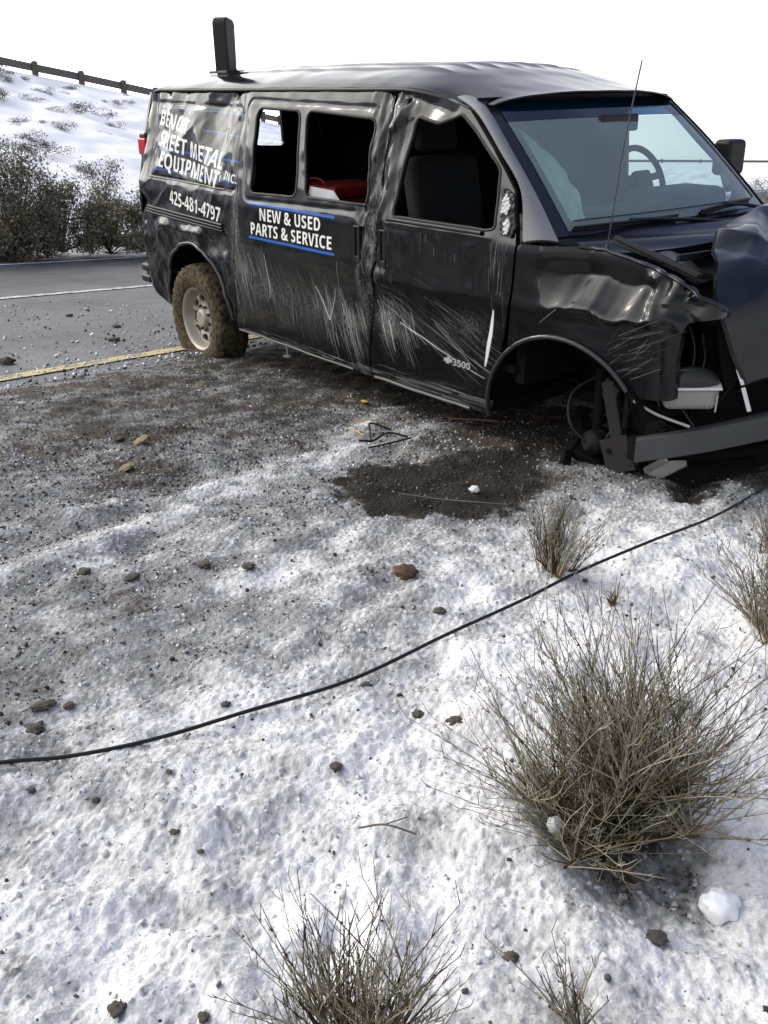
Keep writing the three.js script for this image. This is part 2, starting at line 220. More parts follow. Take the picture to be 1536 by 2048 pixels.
{
  const a = tileNoise(128, 51), b = tileNoise(16, 52);
  const worn = (c, k) => { const t = noiseTex(256, (u, v) => { const q = 0.6 * a(u, v) + 0.4 * b(u, v); const w = sst(k, k + 0.12, q); return c.map(h => lerp(0.16, h, w)); }); t.repeat.set(0.9, 0.9); return mat(1, 1, 1, 0.7, { map: t }); };
  const yel = worn([0.52, 0.42, 0.17], 0.41), wht = worn([0.62, 0.63, 0.64], 0.36);
  strip('yellow_edge_line', -60, 160, 0.25, -0.07, 0.06, 2, 0.008, yel, 0.012);
  strip('white_lane_line', -3.4, 6, 0.25, 3.38, 3.49, 2, 0.008, wht, 0.008);
  strip('white_lane_line', 15, 20, 0.25, 3.38, 3.49, 2, 0.008, wht, 0.008);
  strip('white_edge_line', -60, 160, 0.25, 6.55, 6.68, 2, 0.008, wht, 0.01);
}
// snowy embankment rising behind the road to a guard-railed crest
const CREST = [[-32, 10.5, 30], [-37.5, 9.5, 16], [-39.2, 8.0, 6], [-39.22, 6.47, -1.85], [-39.28, 5.7, -6.84], [-39.22, 5.04, -10.66], [-40.06, 4.65, -14.21], [-41.46, 4.2, -18.48], [-44.41, 3.82, -23.66], [-49.39, 3.41, -30.95], [-58.23, 2.77, -42.83], [-69.93, 1.98, -60.28], [-82.94, 1.26, -83.09], [-90.45, 0.85, -110.2], [-85.43, 0.75, -126.67], [-72.78, 0.6, -146.08], [-47.17, 0.5, -167.48]].map(p => V(...p));
const BASE = [[-3, 0.45, 28], [-7.6, 0.4, 15], [-11.2, 0.3, 6], [-11.05, 0.2, 2.57], [-11.22, 0.1, 0.51], [-11.31, 0.05, -1.09], [-11.38, -0.05, -2.43], [-11.77, -0.1, -4.07], [-12.53, -0.13, -5.89], [-13.96, -0.15, -8.4], [-15.45, -0.16, -11.53], [-16.51, -0.18, -15.04], [-18, -0.18, -20], [-20, -0.15, -27], [-22, -0.1, -36], [-24, -0.1, -50], [-22, -0.1, -62]].map(p => V(...p));
const crestC = new THREE.CatmullRomCurve3(CREST), baseC = new THREE.CatmullRomCurve3(BASE);
function hillPoint(a, t) { const b = baseC.getPoint(a), c = crestC.getPoint(a); const e = t <= 1 ? Math.pow(t, 0.92) : 1; const p = b.clone().lerp(c, Math.min(t, 1)); p.y = lerp(b.y, c.y, e); if (t > 1) { const d = c.clone().sub(b).setY(0).normalize(); p.addScaledVector(d, (t - 1) * 60); p.y -= Math.max(0, t - 1.1) * 14; } else p.y += sst(0, 0.1, t) * sst(1, 0.9, t) * (0.35 * fbm(p.x * 0.12, p.z * 0.12, 3) + 0.08 * n2(p.x * 0.7, p.z * 0.7)); if (t < 0.02) p.y -= 0.25; return p; }
{
  const pos = [], col = [], uv = [], idx = [], na = 420, nt = 90;
  for (let i = 0; i <= na; i++) for (let j = 0; j <= nt; j++) { const p = hillPoint(i / na, j / nt * 1.3); pos.push(p.x, p.y, p.z); uv.push(p.x, p.z); const d = 0.03 * n2(p.x * 0.6, p.z * 0.6); col.push(0.80 + d, 0.81 + d, 0.83 + d); const k = pos.length / 3 - 1; if (i && j) idx.push(k - 1, k, k - nt - 2, k, k - nt - 1, k - nt - 2); }
  const g = new THREE.BufferGeometry(); g.setAttribute('position', new THREE.Float32BufferAttribute(pos, 3)); g.setAttribute('color', new THREE.Float32BufferAttribute(col, 3)); g.setAttribute('uv', new THREE.Float32BufferAttribute(uv, 2)); g.setIndex(idx); g.computeVertexNormals();
  struct('snow_hill', g, mat(1, 1, 1, 0.9, { vertexColors: true }));
}
{
  const postG = box(-0.13, 0.13, -0.8, 0.27, -0.13, 0.13, 0.08), steel = mat(0.13, 0.125, 0.12, 0.7), wood = mat(0.10, 0.085, 0.07, 0.9);
  const rail = (a0, a1, n, posts, label, every) => {
    const mid = crestC.getPoint((a0 + a1) / 2); const g = thing('guard_rail', label, 'guard rail', [mid.x, mid.y, mid.z], 'guard rails along the embankment crest');
    n = Math.round(crestC.getPoint(a0).distanceTo(crestC.getPoint(a1)) * 2); const P = []; for (let i = 0; i <= n; i++) { const c = crestC.getPoint(lerp(a0, a1, i / n)).sub(mid); c.y += 0.3; P.push(c); }
    // W-section beam: profile swept along the crest
    const prof = [[-0.16, 0], [-0.1, 0.05], [-0.03, 0.05], [0, 0.0], [0.03, 0.05], [0.1, 0.05], [0.16, 0]], pos = [], idx = [], m = prof.length;
    P.forEach((p, i) => { const t = P[Math.min(n, i + 1)].clone().sub(P[Math.max(0, i - 1)]).setY(0).normalize(); const s = V(t.z, 0, -t.x); prof.forEach(([h, o], j) => { pos.push(p.x + s.x * o, p.y + h, p.z + s.z * o); const k = pos.length / 3 - 1; if (i && j) idx.push(k - 1, k, k - m - 1, k, k - m, k - m - 1); }); });
    const bg = new THREE.BufferGeometry(); bg.setAttribute('position', new THREE.Float32BufferAttribute(pos, 3)); bg.setIndex(idx); bg.computeVertexNormals();
    part('rail', bg, steel, g);
    let run = 0; P.forEach((c, i) => { if (i) run += c.distanceTo(P[i - 1]); if (i && run < posts) return; run = 0; const q = part('post', postG, wood, g); q.position.copy(c); });
  };
  rail(0.13, 0.5625, 120, 2.05, 'long guard rail on wooden posts along the snowy embankment crest');
  rail(0.567, 0.995, 160, 6, 'distant guard rail crossing the snowy plain near the horizon');
}

// ------------------------------------------------------------------ the wrecked van
// local frame: x forward from near the rear axle, y up, z towards the dented side; nose and that side sag
const van = thing('wrecked_van', 'wrecked black cargo van with scraped lettered side and missing front wheel', 'van');
van.rotation.order = 'ZYX'; van.rotation.set(0.0484, 0, -0.0469);
van.position.copy(V(0, 0.34, 0).sub(V(0, 0.34, 0).applyEuler(van.rotation)));
const SX0 = -1.3, SW = 5.5, SY0 = 0.25, SH = 1.85;              // area covered by the painted side, metres
const sideUV = (x, y) => [(x - SX0) / SW, (y - SY0) / SH];
const paintMaps = (() => {
  const W = 2048, H = 690, K = W / SW, c = document.createElement('canvas'), r = document.createElement('canvas'); c.width = r.width = W; c.height = r.height = H;
  const g = c.getContext('2d'), q = r.getContext('2d'), X = x => (x - SX0) * K, Y = y => H - (y - SY0) * (H / SH);
  const rnd = mulberry(404), A = (a, b) => a + (b - a) * rnd();
  g.fillStyle = 'rgb(9,11,12)'; g.fillRect(0, 0, W, H); q.fillStyle = 'rgb(34,34,34)'; q.fillRect(0, 0, W, H);
  const line = (x0, y0, x1, y1, w, col, ro) => { for (const [t, s] of [[g, col], [q, ro]]) if (s) { t.strokeStyle = s; t.lineWidth = w * K; t.lineCap = 'round'; t.beginPath(); t.moveTo(X(x0), Y(y0)); t.lineTo(X(x1), Y(y1)); t.stroke(); } };
  const text = (s, x0, x1, y0, y1, slope, shear, font) => { g.save(); g.font = font; const m = g.measureText(s); const h = m.actualBoundingBoxAscent; g.fillStyle = 'rgb(222,222,216)'; g.setTransform((X(x1) - X(x0)) / m.width, slope, -shear * (Y(y0) - Y(y1)) / h, (Y(y0) - Y(y1)) / h, X(x0), Y(y0)); g.fillText(s, 0, 0); g.restore(); };
  // film of road salt: fine mottling
  for (let i = 0; i < 9000; i++) { const x = A(SX0, SX0 + SW), y = SY0 + SH * rnd(); const low = Math.exp(-(y - 0.3) * 3); if (rnd() > 0.04 + 0.6 * low) continue; g.fillStyle = `rgba(120,122,118,${0.02 + 0.04 * rnd()})`; g.beginPath(); g.ellipse(X(x), Y(y), A(1, 8), A(1, 4), A(0, 3), 0, 7); g.fill(); }
  const blue = 'rgb(28,72,140)';
  // sign writing on the rear quarter
  line(-0.74, 1.505, 0.44, 1.465, 0.016, blue); line(-0.76, 1.368, 0.44, 1.338, 0.016, blue);
  line(-0.8, 1.785, 0.4, 1.745, 0.010, 'rgb(44,88,140)'); line(-0.1, 1.64, 0.41, 1.615, 0.010, 'rgb(44,88,140)');
  line(-0.8, 1.315, 0.42, 1.285, 0.010, 'rgb(120,122,118)');
  const F = 'bold 200px sans-serif';
  text('BENOIT', -0.80, -0.30, 1.665, 1.765, 0.03, 0.12, F);
  text('SHEET METAL', -0.76, 0.22, 1.525, 1.63, 0.035, 0.12, F);
  text('EQUIPMENT', -0.70, 0.20, 1.385, 1.49, 0.03, 0.12, F);
  text(',', 0.205, 0.225, 1.352, 1.372, 0, 0, F); text('INC.', 0.25, 0.43, 1.352, 1.405, 0.02, 0.12, F);
  text('425-481-4797', -0.52, 0.24, 1.14, 1.235, 0.02, 0.08, F);
  // and on the sliding door
  line(0.63, 1.232, 1.57, 1.225, 0.016, 'rgb(38,92,178)'); line(0.63, 1.022, 1.57, 1.018, 0.016, 'rgb(38,92,178)');
  text('NEW & USED', 0.75, 1.44, 1.136, 1.212, 0, 0, F); text('PARTS & SERVICE', 0.64, 1.555, 1.042, 1.118, 0, 0, F);
  // scuffs ground into the paint
  const sc = (n, x0, x1, y0, y1, dx, dy, jx, len, al, w = 0.004) => { for (let i = 0; i < n; i++) { const x = A(x0, x1), y = A(y0, y1), l = len * A(0.25, 1.1), k = A(0.6, 1.35), a = al * Math.pow(rnd(), 1.6), v = Math.round(A(135, 205)); line(x, y, x + (dx + A(-jx, jx)) * l, y + dy * k * l, w * A(0.25, 1), `rgba(${v},${v},${v - 5},${a})`, `rgba(175,175,175,${Math.min(1, a * 1.6)})`); } };
  const cloud = (n, x0, y0, rx, ry, al) => { for (let i = 0; i < n; i++) { const t = A(0, 6.28), d = Math.sqrt(-Math.log(1 - 0.98 * rnd())) * 0.6; const x = X(x0 + Math.cos(t) * d * rx), y = Y(y0 + Math.sin(t) * d * ry); const v = Math.round(A(125, 180)); g.fillStyle = `rgba(${v},${v},${v - 6},${al * rnd()})`; g.fillRect(x, y, A(0.7, 2.6), A(0.7, 4.5)); q.fillStyle = `rgba(170,170,170,${al * 0.7})`; q.fillRect(x, y, 2, 3); } };
  // sliding door, a broad belt of near-vertical scrapes
  for (const [x, y, rx, ry, n] of [[0.5, 0.82, 0.16, 0.22, 2600], [0.72, 0.72, 0.2, 0.18, 1900], [1.0, 0.73, 0.25, 0.16, 1700], [1.35, 0.7, 0.26, 0.16, 2300], [1.66, 0.66, 0.16, 0.18, 2600], [1.84, 0.8, 0.1, 0.25, 1800]]) cloud(n, x, y, rx, ry, 0.22);
  sc(260, 0.36, 0.85, 0.68, 0.98, 0.18, -1, 0.16, 0.22, 0.7); sc(260, 0.85, 1.45, 0.62, 0.9, 0.3, -1, 0.2, 0.2, 0.55); sc(320, 1.42, 1.85, 0.52, 0.84, 0.28, -1, 0.2, 0.2, 0.75);
  line(0.80, 0.93, 0.80, 0.65, 0.006, 'rgba(205,205,200,.8)', 'rgb(160,160,160)'); line(1.33, 0.80, 1.47, 0.62, 0.008, 'rgba(195,195,190,.8)', 'rgb(160,160,160)'); line(1.47, 0.62, 1.55, 0.82, 0.006, 'rgba(195,195,190,.7)', 'rgb(160,160,160)'); line(1.60, 0.98, 1.59, 0.78, 0.004, 'rgba(195,195,190,.6)');
  sc(26, 0.5, 1.8, 0.46, 0.62, 0.5, -0.5, 0.3, 0.16, 0.35); cloud(500, 0.43, 1.05, 0.08, 0.2, 0.3);
  // along the rear quarter
  cloud(1200, -0.2, 1.3, 0.12, 0.07, 0.28); cloud(900, -0.1, 1.2, 0.12, 0.1, 0.22); cloud(2400, 0.44, 1.15, 0.06, 0.3, 0.28); sc(60, -0.35, 0.1, 1.18, 1.34, 0.7, -1, 0.4, 0.12, 0.4); sc(70, 0.3, 0.5, 0.8, 1.25, 0.1, -1, 0.2, 0.25, 0.5);
  sc(130, -1.0, -0.45, 0.5, 1.02, 0.5, -1, 0.5, 0.2, 0.4); cloud(1500, -0.75, 0.7, 0.25, 0.22, 0.16); cloud(1500, 0.12, 0.92, 0.2, 0.1, 0.3); cloud(1000, -0.45, 1.7, 0.3, 0.12, 0.2); sc(80, -0.9, -0.3, 1.4, 1.75, 0.4, -1, 0.4, 0.15, 0.45);
  // B pillar
  cloud(2600, 1.92, 1.2, 0.07, 0.5, 0.34); sc(150, 1.8, 2.05, 0.9, 1.8, 0.1, -1, 0.2, 0.18, 0.6);
  // front door
  cloud(2600, 2.04, 0.72, 0.13, 0.17, 0.32); sc(190, 1.96, 2.25, 0.62, 0.86, 0.42, -1, 0.2, 0.2, 0.7); sc(60, 2.0, 2.5, 0.75, 0.92, 1, -0.42, 0.1, 0.36, 0.6); sc(90, 2.35, 2.85, 0.62, 0.9, 1, -0.42, 0.12, 0.26, 0.6);
  cloud(1500, 2.72, 0.8, 0.2, 0.09, 0.2); line(2.15, 0.72, 2.83, 0.55, 0.007, 'rgba(190,190,186,.75)', 'rgb(150,150,150)'); line(2.25, 0.70, 2.78, 0.56, 0.004, 'rgba(190,190,186,.6)');
  for (let i = 0; i < 26; i++) { const t = i / 25; line(2.905 - 0.06 * t, 0.91 - 0.27 * t, 2.90 - 0.06 * t, 0.89 - 0.27 * t, 0.012 + 0.014 * Math.sin(t * 3.1), 'rgba(205,205,200,.85)', 'rgb(160,160,160)'); }
  sc(45, 2.12, 2.95, 1.12, 1.27, 0.0, -1, 0.06, 0.1, 0.5); sc(40, 2.85, 2.98, 0.95, 1.25, 0.02, -1, 0.15, 0.14, 0.55); sc(12, 2.3, 2.7, 0.95, 1.1, 1, -0.45, 0.2, 0.16, 0.35);
  // sills
  sc(160, 0.35, 2.75, 0.34, 0.40, 1, -0.02, 0.05, 0.3, 0.6, 0.008); sc(60, 1.9, 2.75, 0.37, 0.44, 1, 0.0, 0.05, 0.4, 0.55, 0.008);
  // wing: parallel scrapes towards the lamp and chips along the fold
  for (let i = 0; i < 34; i++) { const x = A(3.55, 3.72), y = A(0.72, 0.98); line(x, y, x + A(0.05, 0.2), y + A(0.02, 0.1), A(0.001, 0.004), `rgba(190,190,186,${A(0.15, 0.55)})`, 'rgba(150,150,150,.6)'); }
  line(3.3, 0.98, 3.2, 0.90, 0.003, 'rgba(190,190,186,.7)');
  return [canvasTex(c), canvasTex(r, false)];
})();
const paintSide = new THREE.MeshPhysicalMaterial({ map: paintMaps[0], roughnessMap: paintMaps[1], roughness: 1, metalness: 0, ior: 1.5, specularIntensity: 0.75, side: THREE.DoubleSide });
const paint = new THREE.MeshPhysicalMaterial({ roughness: 0.14, metalness: 0, ior: 1.5, specularIntensity: 0.85, side: THREE.DoubleSide }); paint.color.setRGB(0.004, 0.0045, 0.006);
const paintRoof = new THREE.MeshPhysicalMaterial({ roughness: 0.12, metalness: 0, ior: 1.5, specularIntensity: 0.5, side: THREE.DoubleSide }); paintRoof.color.setRGB(0.004, 0.0045, 0.006);
const plastic = mat(0.007, 0.007, 0.008, 0.5), rubber = mat(0.009, 0.009, 0.009, 0.6), trim = mat(0.014, 0.014, 0.015, 0.5), dark = mat(0.006, 0.006, 0.006, 0.9, { specularIntensity: 0.2 }), steelDark = mat(0.045, 0.045, 0.047, 0.55), rawSteel = mat(0.32, 0.32, 0.33, 0.4, { metalness: 0.6 }), greyTrim = mat(0.05, 0.052, 0.055, 0.8);
const PROF = [[.28, .89], [.33, .92], [.36, .935], [.45, .955], [.62, .975], [.90, .99], [.955, 1.0], [1.0, .992], [1.22, .985], [1.27, .972], [1.6, .89], [1.9, .80], [2.0, .76]];
function zSide(x, y) { let z = (table(PROF, y) + table(PROF, y - 0.025) + table(PROF, y + 0.025)) / 3; if (x < -0.8) z -= 0.12 * (x + 0.8) ** 2 + 1.5 * Math.max(0, -0.98 - x) ** 1.6; if (x > 2.9) z -= 0.09 * (x - 2.9) ** 2; return z; }
const crease = (x, y, ax, ay, bx, by, w, amp) => { const ex = bx - ax, ey = by - ay, t = Math.min(1, Math.max(0, ((x - ax) * ex + (y - ay) * ey) / (ex * ex + ey * ey))); const d = Math.hypot(x - ax - ex * t, y - ay - ey * t); return amp * Math.max(0, 1 - d / w) * (1 - 0.5 * t); };
const gau = (x, y, cx, cy, sx, sy, a) => a * Math.exp(-(((x - cx) / sx) ** 2) - (((y - cy) / sy) ** 2));
const winA = sdRound([[.57, 1.79], [1.06, 1.78], [1.15, 1.30], [.62, 1.29]], .05), winB = sdRound([[1.13, 1.78], [1.80, 1.75], [1.865, 1.31], [1.24, 1.31]], .05);
const slideFrame = sdRound([[.44, 1.835], [1.82, 1.80], [1.90, 1.272], [.55, 1.25]], .06);
const quarterFrame = sdRound([[-.92, 1.81], [.37, 1.785], [.43, 1.28], [-.88, 1.31]], .06);
const winC = sdRound([[2.14, 1.76], [2.31, 1.735], [2.49, 1.78], [2.60, 1.72], [2.83, 1.52], [2.865, 1.275], [2.09, 1.275]], .02);
const winD = sdRound([[2.14, 1.77], [2.49, 1.78], [2.60, 1.72], [2.83, 1.52], [2.865, 1.275], [2.09, 1.275]], .03);
const archR = (x, y) => Math.hypot(x + 0.215, y - 0.40) - 0.485, archF = (x, y) => Math.hypot(x - 3.32, y - 0.37) - 0.475;
function dent(x, y) {
  let d = 0.0035 * fbm(x * 2.5, y * 2.5, 2);
  if (x < 0.6) {
    const up = sst(1.02, 1.2, y) * sst(0.5, 0.3, x);
    d += up * (crease(x, y, -0.98, 1.20, -0.25, 1.66, .17, .034) + crease(x, y, -0.22, 1.68, 0.16, 1.26, .15, .032) + crease(x, y, -0.96, 1.80, -0.84, 1.28, .12, -.04) + crease(x, y, 0.2, 1.84, -0.2, 1.68, .16, -.035) + crease(x, y, -0.62, 1.84, -0.56, 1.60, .09, .018) + crease(x, y, 0.02, 1.60, 0.42, 1.72, .16, -.022) + crease(x, y, 0.3, 1.62, 0.42, 1.3, .09, .018) - .012);
    d += up * 0.007 * (1 - Math.abs(2 * n2(x * 2.2, y * 2.2))) + 0.0018 * up * n2b(x * 9, y * 9);
    d -= 0.008 * Math.exp(-((quarterFrame(x, y) / 0.012) ** 2)) * sst(0.5, 0.4, x);
    const low = sst(1.06, 0.98, y) * sst(0.5, 0.35, x);
    d += low * (0.022 * fbm(x * 3.3, y * 2.6 + 4, 3) + gau(x, y, 0.17, 0.95, .16, .09, -.05) + gau(x, y, -0.2, 0.97, .2, .05, .025) + crease(x, y, -0.98, 0.98, -0.62, 0.62, .13, -.035) + crease(x, y, -0.62, 1.0, -0.95, 0.55, .1, .03));
    d += gau(x, y, -1.02, 1.12, .12, .1, -.05);
  }
  // B pillar, folded by the blow
  const bp = Math.exp(-(((x - 1.93) / .13) ** 2)) * sst(0.75, 1.0, y);
  d += bp * (0.02 * n2(x * 9, y * 3.2) + 0.012 * n2b(x * 22, y * 6)) + crease(x, y, 1.87, 1.88, 1.93, 1.3, .05, -.035) + crease(x, y, 2.03, 1.8, 2.0, 1.25, .05, .03) + crease(x, y, 1.8, 1.3, 1.9, 1.15, .05, -.02) + crease(x, y, 2.0, 1.86, 2.4, 1.78, .06, -.028) + crease(x, y, 1.98, 1.72, 2.1, 1.8, .05, .02);
  if (x > 0.4 && x < 2.0) { d += -0.007 * Math.exp(-((slideFrame(x, y) / 0.011) ** 2)) + gau(x, y, 1.3, .72, .6, .16, -.022) + 0.005 * n2(x * 2.2, y * 3) * sst(1.2, 0.9, y); d += 0.003 * n2b(x * 4, y * 7) * sst(1.2, 1.3, y); }
  if (x > 1.9 && x < 3.05) d += gau(x, y, 2.35, .78, .45, .12, -.018) + 0.004 * n2b(x * 4, y * 4) + 0.008 * Math.exp(-(((y - 1.245) / 0.012) ** 2)) * sst(2.0, 2.1, x) * sst(2.9, 2.8, x);
  if (x > 3.0) {
    const tri = q => Math.abs(q - Math.floor(q) - 0.5) * 2, yb = 0.97 + 0.034 * tri(x * 2.6 + 0.1) + 0.012 * tri(x * 6.3 + 0.3 * n2(x * 3, 1)) + 0.006 * n2(x * 9, 3), m = Math.min(1, Math.max(0, (x - 3.18) / 0.2)) * Math.min(1, Math.max(0, (3.94 - x) / 0.2));
    d += -0.095 * m * Math.min(1, Math.max(0, (y - yb) / 0.125)) + 0.010 * m * Math.max(0, 1 - Math.abs(y - yb) / 0.025);
    d += sst(3.6, 3.8, x) * (0.016 * (1 - Math.abs(2.2 * n2(x * 7, y * 7))) * sst(0.98, 1.06, y) + crease(x, y, 3.72, 1.16, 3.78, 1.0, .04, .04) + crease(x, y, 3.86, 1.12, 3.92, 1.0, .04, -.04)) + gau(x, y, 3.3, 1.12, .14, .06, -.02);
    d -= 0.10 * sst(3.78, 4.05, x);
  }
  return d;
}
const sideMap = (x, y) => [x, y, zSide(x, y) + dent(x, y)];
const E1 = [[.36, 1.90], [.39, 1.66], [.46, 1.25], [.40, .91], [.31, .42], [.28, .30]], E2 = [[1.93, 1.89], [1.99, 1.27], [1.97, 1.09], [1.95, .9], [1.83, .30]];
const off = (L, d) => L.map(p => [p[0] + d, p[1]]);
const rightPanel = (name, poly, holes, extra = {}) => { const xs = poly.map(p => p[0]), ys = poly.map(p => p[1]), f = sdPoly(poly); return part(name, panel({ u0: Math.min(...xs) - .03, u1: Math.max(...xs) + .03, v0: Math.min(...ys) - .03, v1: Math.max(...ys) + .03, step: 0.0125, sdf: (x, y) => { let d = f(x, y); for (const h of holes) d = Math.max(d, -h(x, y)); return d; }, map: sideMap, flange: 0.028, inward: [0, 0, -1], uv: sideUV, ...extra }), paintSide, van); };
const quarter = rightPanel('rear_quarter_panel', [[-1.10, .56], [-1.09, 1.84], [-1.02, 1.895], ...E1.slice(0, 5), [.28, .36], [-.6, .36], [-.82, .36], [-1.0, .47]], [archR]);
quarter.userData.label = 'crumpled rear side panel with white company lettering and phone number';
const slide = rightPanel('sliding_door', [...off(E1, .009).slice(0, 5), [.30, .345], [1.83, .335], ...off(E2, -.005).reverse().slice(1)], [winA, winB]);
slide.userData.label = 'scraped sliding door with two glassless windows and white lettering';
const door = rightPanel('front_door', [...off(E2, .006), [1.845, .325], [2.82, .345], [2.90, .5], [2.96, .74], [3.01, .98], [3.025, 1.23], [2.95, 1.46], [2.76, 1.63], [2.53, 1.80], [2.35, 1.85]].map(p => p).sort(() => 0), [winC, archF]);
const fender = rightPanel('front_fender', [[3.04, 1.237], [3.39, 1.25], [3.65, 1.21], [3.84, 1.16], [4.04, 1.055], [4.03, 1.03], [3.905, 1.0], [3.885, .85], [3.885, .66], [3.70, .645], [3.32, .70], [2.92, .5], [2.99, .74], [3.026, .98]], [archF]);
fender.userData.label = 'buckled front wing with a folded, chipped upper edge';
// folded lips round the wheel arches, seals round the window openings
const onSide = (P, dz = 0, n = 10) => { const o = []; for (let i = 0; i + 1 < P.length; i++) for (let k = 0; k < n; k++) { const x = lerp(P[i][0], P[i + 1][0], k / n), y = lerp(P[i][1], P[i + 1][1], k / n), q = sideMap(x, y); o.push([q[0], q[1], q[2] + dz]); } return o; };
const arc = (cx, cy, r, a0, a1, n = 24) => { const o = []; for (let i = 0; i <= n; i++) { const a = lerp(a0, a1, i / n) * Math.PI / 180; o.push([cx + r * Math.cos(a), cy + r * Math.sin(a)]); } return o; };
const scuffed = mat(0.16, 0.16, 0.16, 0.35), scuffBright = mat(0.5, 0.5, 0.5, 0.4);
part('arch_lip', tube(onSide(arc(-0.215, .40, .487, 186, -2), .006, 2), .013, 90, 8), mat(0.05, 0.05, 0.052, 0.3), quarter);
part('arch_lip', tube(onSide(arc(3.32, .37, .478, 182, 36), .008, 2), .012, 90, 8), mat(0.03, 0.03, 0.032, 0.18), fender);
part('folded_edge', tube(onSide([[3.33, 1.248], [3.45, 1.245], [3.65, 1.208], [3.84, 1.158], [4.03, 1.06]], 0, 6).map(([x, y, z], i) => [x, y + 0.002 * n2(x * 14, 1), z + 0.002 * n2(x * 14, 9)]), .009, 90, 8), paint, fender);
const seal = (sdf, c, host, nm = 'window_seal') => { const P = []; for (let i = 0; i < 72; i++) { const a = i / 72 * 2 * Math.PI; let r0 = 0, r1 = 0.7; for (let k = 0; k < 26; k++) { const m = (r0 + r1) / 2; if (sdf(c[0] + m * Math.cos(a), c[1] + m * Math.sin(a)) < 0) r0 = m; else r1 = m; } const q = sideMap(c[0] + r0 * Math.cos(a), c[1] + r0 * Math.sin(a)); P.push([q[0], q[1], q[2] - .004]); } part(nm, tube(P, .010, 200, 6, true), rubber, host); };
seal(winA, [.85, 1.54], slide); seal(winB, [1.5, 1.54], slide); seal(winC, [2.42, 1.5], door);
// bits of glass left in the sills
part('broken_glass', panel({ u0: 1.25, u1: 1.62, v0: 1.29, v1: 1.38, step: .01, sdf: sdPoly([[1.245, 1.30], [1.255, 1.372], [1.50, 1.362], [1.60, 1.30]]), map: (x, y) => { const q = sideMap(x, y); return [q[0], q[1], q[2] - .02]; }, flange: .004 }), mat(0.22, 0.24, 0.25, 0.3), slide);
// recessed door handles
const handle = (x, y, host) => { const z = zSide(x, y) + dent(x, y); part('door_handle', [...[-1, 1].map(s => box(x + s * .022 - .006, x + s * .022 + .006, y - .1, y + .1, z - .004, z + .014, .005)), box(x - .028, x + .028, y + .09, y + .104, z - .004, z + .014, .005), box(x - .028, x + .028, y - .104, y - .06, z - .004, z + .012, .006), box(x - .017, x + .017, y - .06, y + .09, z + .0008, z + .003, .001)], plastic, host); };
handle(1.80, 1.10, slide); handle(2.03, 1.10, door);
// belt trim under the front window, side moulding on the quarter
part('belt_trim', tube(onSide([[2.06, 1.262], [2.88, 1.262]], .008), .012, 30, 6), trim, door);
part('side_moulding', [-.02, 0, .02].map(d => tube(onSide([[-.88, 1.075 + d], [.40, 1.035 + d]], .004), .009, 40, 6)), plastic, quarter);
part('groove_strip', tube(onSide([[-.86, 1.31], [.41, 1.285]], .002), .006, 40, 6), mat(0.12, 0.12, 0.118, 0.4), quarter);
// mirror sheared off: torn mount on the door
{ const P = [[2.885, 1.47], [2.955, 1.45], [3.005, 1.30], [2.995, 1.26], [2.915, 1.265]]; part('mirror_mount', panel({ u0: 2.86, u1: 3.03, v0: 1.24, v1: 1.49, step: .008, sdf: sdRound(P, .012), map: (x, y) => { const q = sideMap(x, y); return [q[0], q[1], q[2] + .012 + .006 * n2(x * 40, y * 40)]; }, flange: .02, inward: [0, 0, -1] }), plastic, door);
  const b = (cx, cy, s, sd) => { const poly = []; const r = mulberry(sd); for (let i = 0; i < 14; i++) { const a = i / 14 * 6.283, q = s * (0.55 + 0.6 * r()); poly.push([cx + q * .62 * Math.cos(a), cy + q * Math.sin(a)]); } part('bare_metal', panel({ u0: cx - .08, u1: cx + .08, v0: cy - .1, v1: cy + .1, step: .006, sdf: sdPoly(poly), map: (x, y) => { const q = sideMap(x, y); return [q[0], q[1], q[2] + .02 + .008 * n2(x * 50, y * 50)]; }, flange: .008, inward: [0, 0, -1] }), scuffBright, door); };
  b(2.925, 1.40, .055, 3); b(2.955, 1.305, .045, 8); }
// badge
{ const font = await new FontLoader().loadAsync('fonts/droid/droid_sans_bold.typeface.json'); const t = new TextGeometry('3500', { font, size: .036, depth: .004, curveSegments: 3 }); t.scale(1.25, 1, 1); const chrome = mat(0.45, 0.45, 0.45, 0.35, { metalness: .4 });
  const z = zSide(2.68, .6) + dent(2.68, .6); t.rotateX(0.05); t.translate(2.60, .575, z + .002); const badge = part('badge', t, chrome, door);
  const s = new THREE.Shape([[-.032, -.008], [-.012, -.008], [-.012, -.017], [.012, -.017], [.012, -.008], [.032, -.008], [.032, .010], [.012, .010], [.012, .019], [-.012, .019], [-.012, .010], [-.032, .010]].map(p => new THREE.Vector2(p[0] + p[1] * .25, p[1]))); const e = new THREE.ExtrudeGeometry(s, { depth: .004, bevelEnabled: false }); e.translate(2.562, .592, z); part('emblem', e, chrome, badge); }
// far side, plain and mostly out of sight
part('far_body_side', panel({ u0: -1.1, u1: 3.98, v0: .33, v1: 1.9, step: .025, sdf: (x, y) => Math.max(sdPoly([[-1.09, .4], [-1.09, 1.88], [2.2, 1.88], [2.40, 1.80], [2.86, 1.44], [2.98, 1.25], [3.9, 1.2], [3.98, .9], [3.95, .4]])(x, y), -archR(x, y), -archF(x, y), -winD(x, y)), map: (x, y) => [x, y, -zSide(x, y)], flange: .03, inward: [0, 0, 1] }), paint, van);
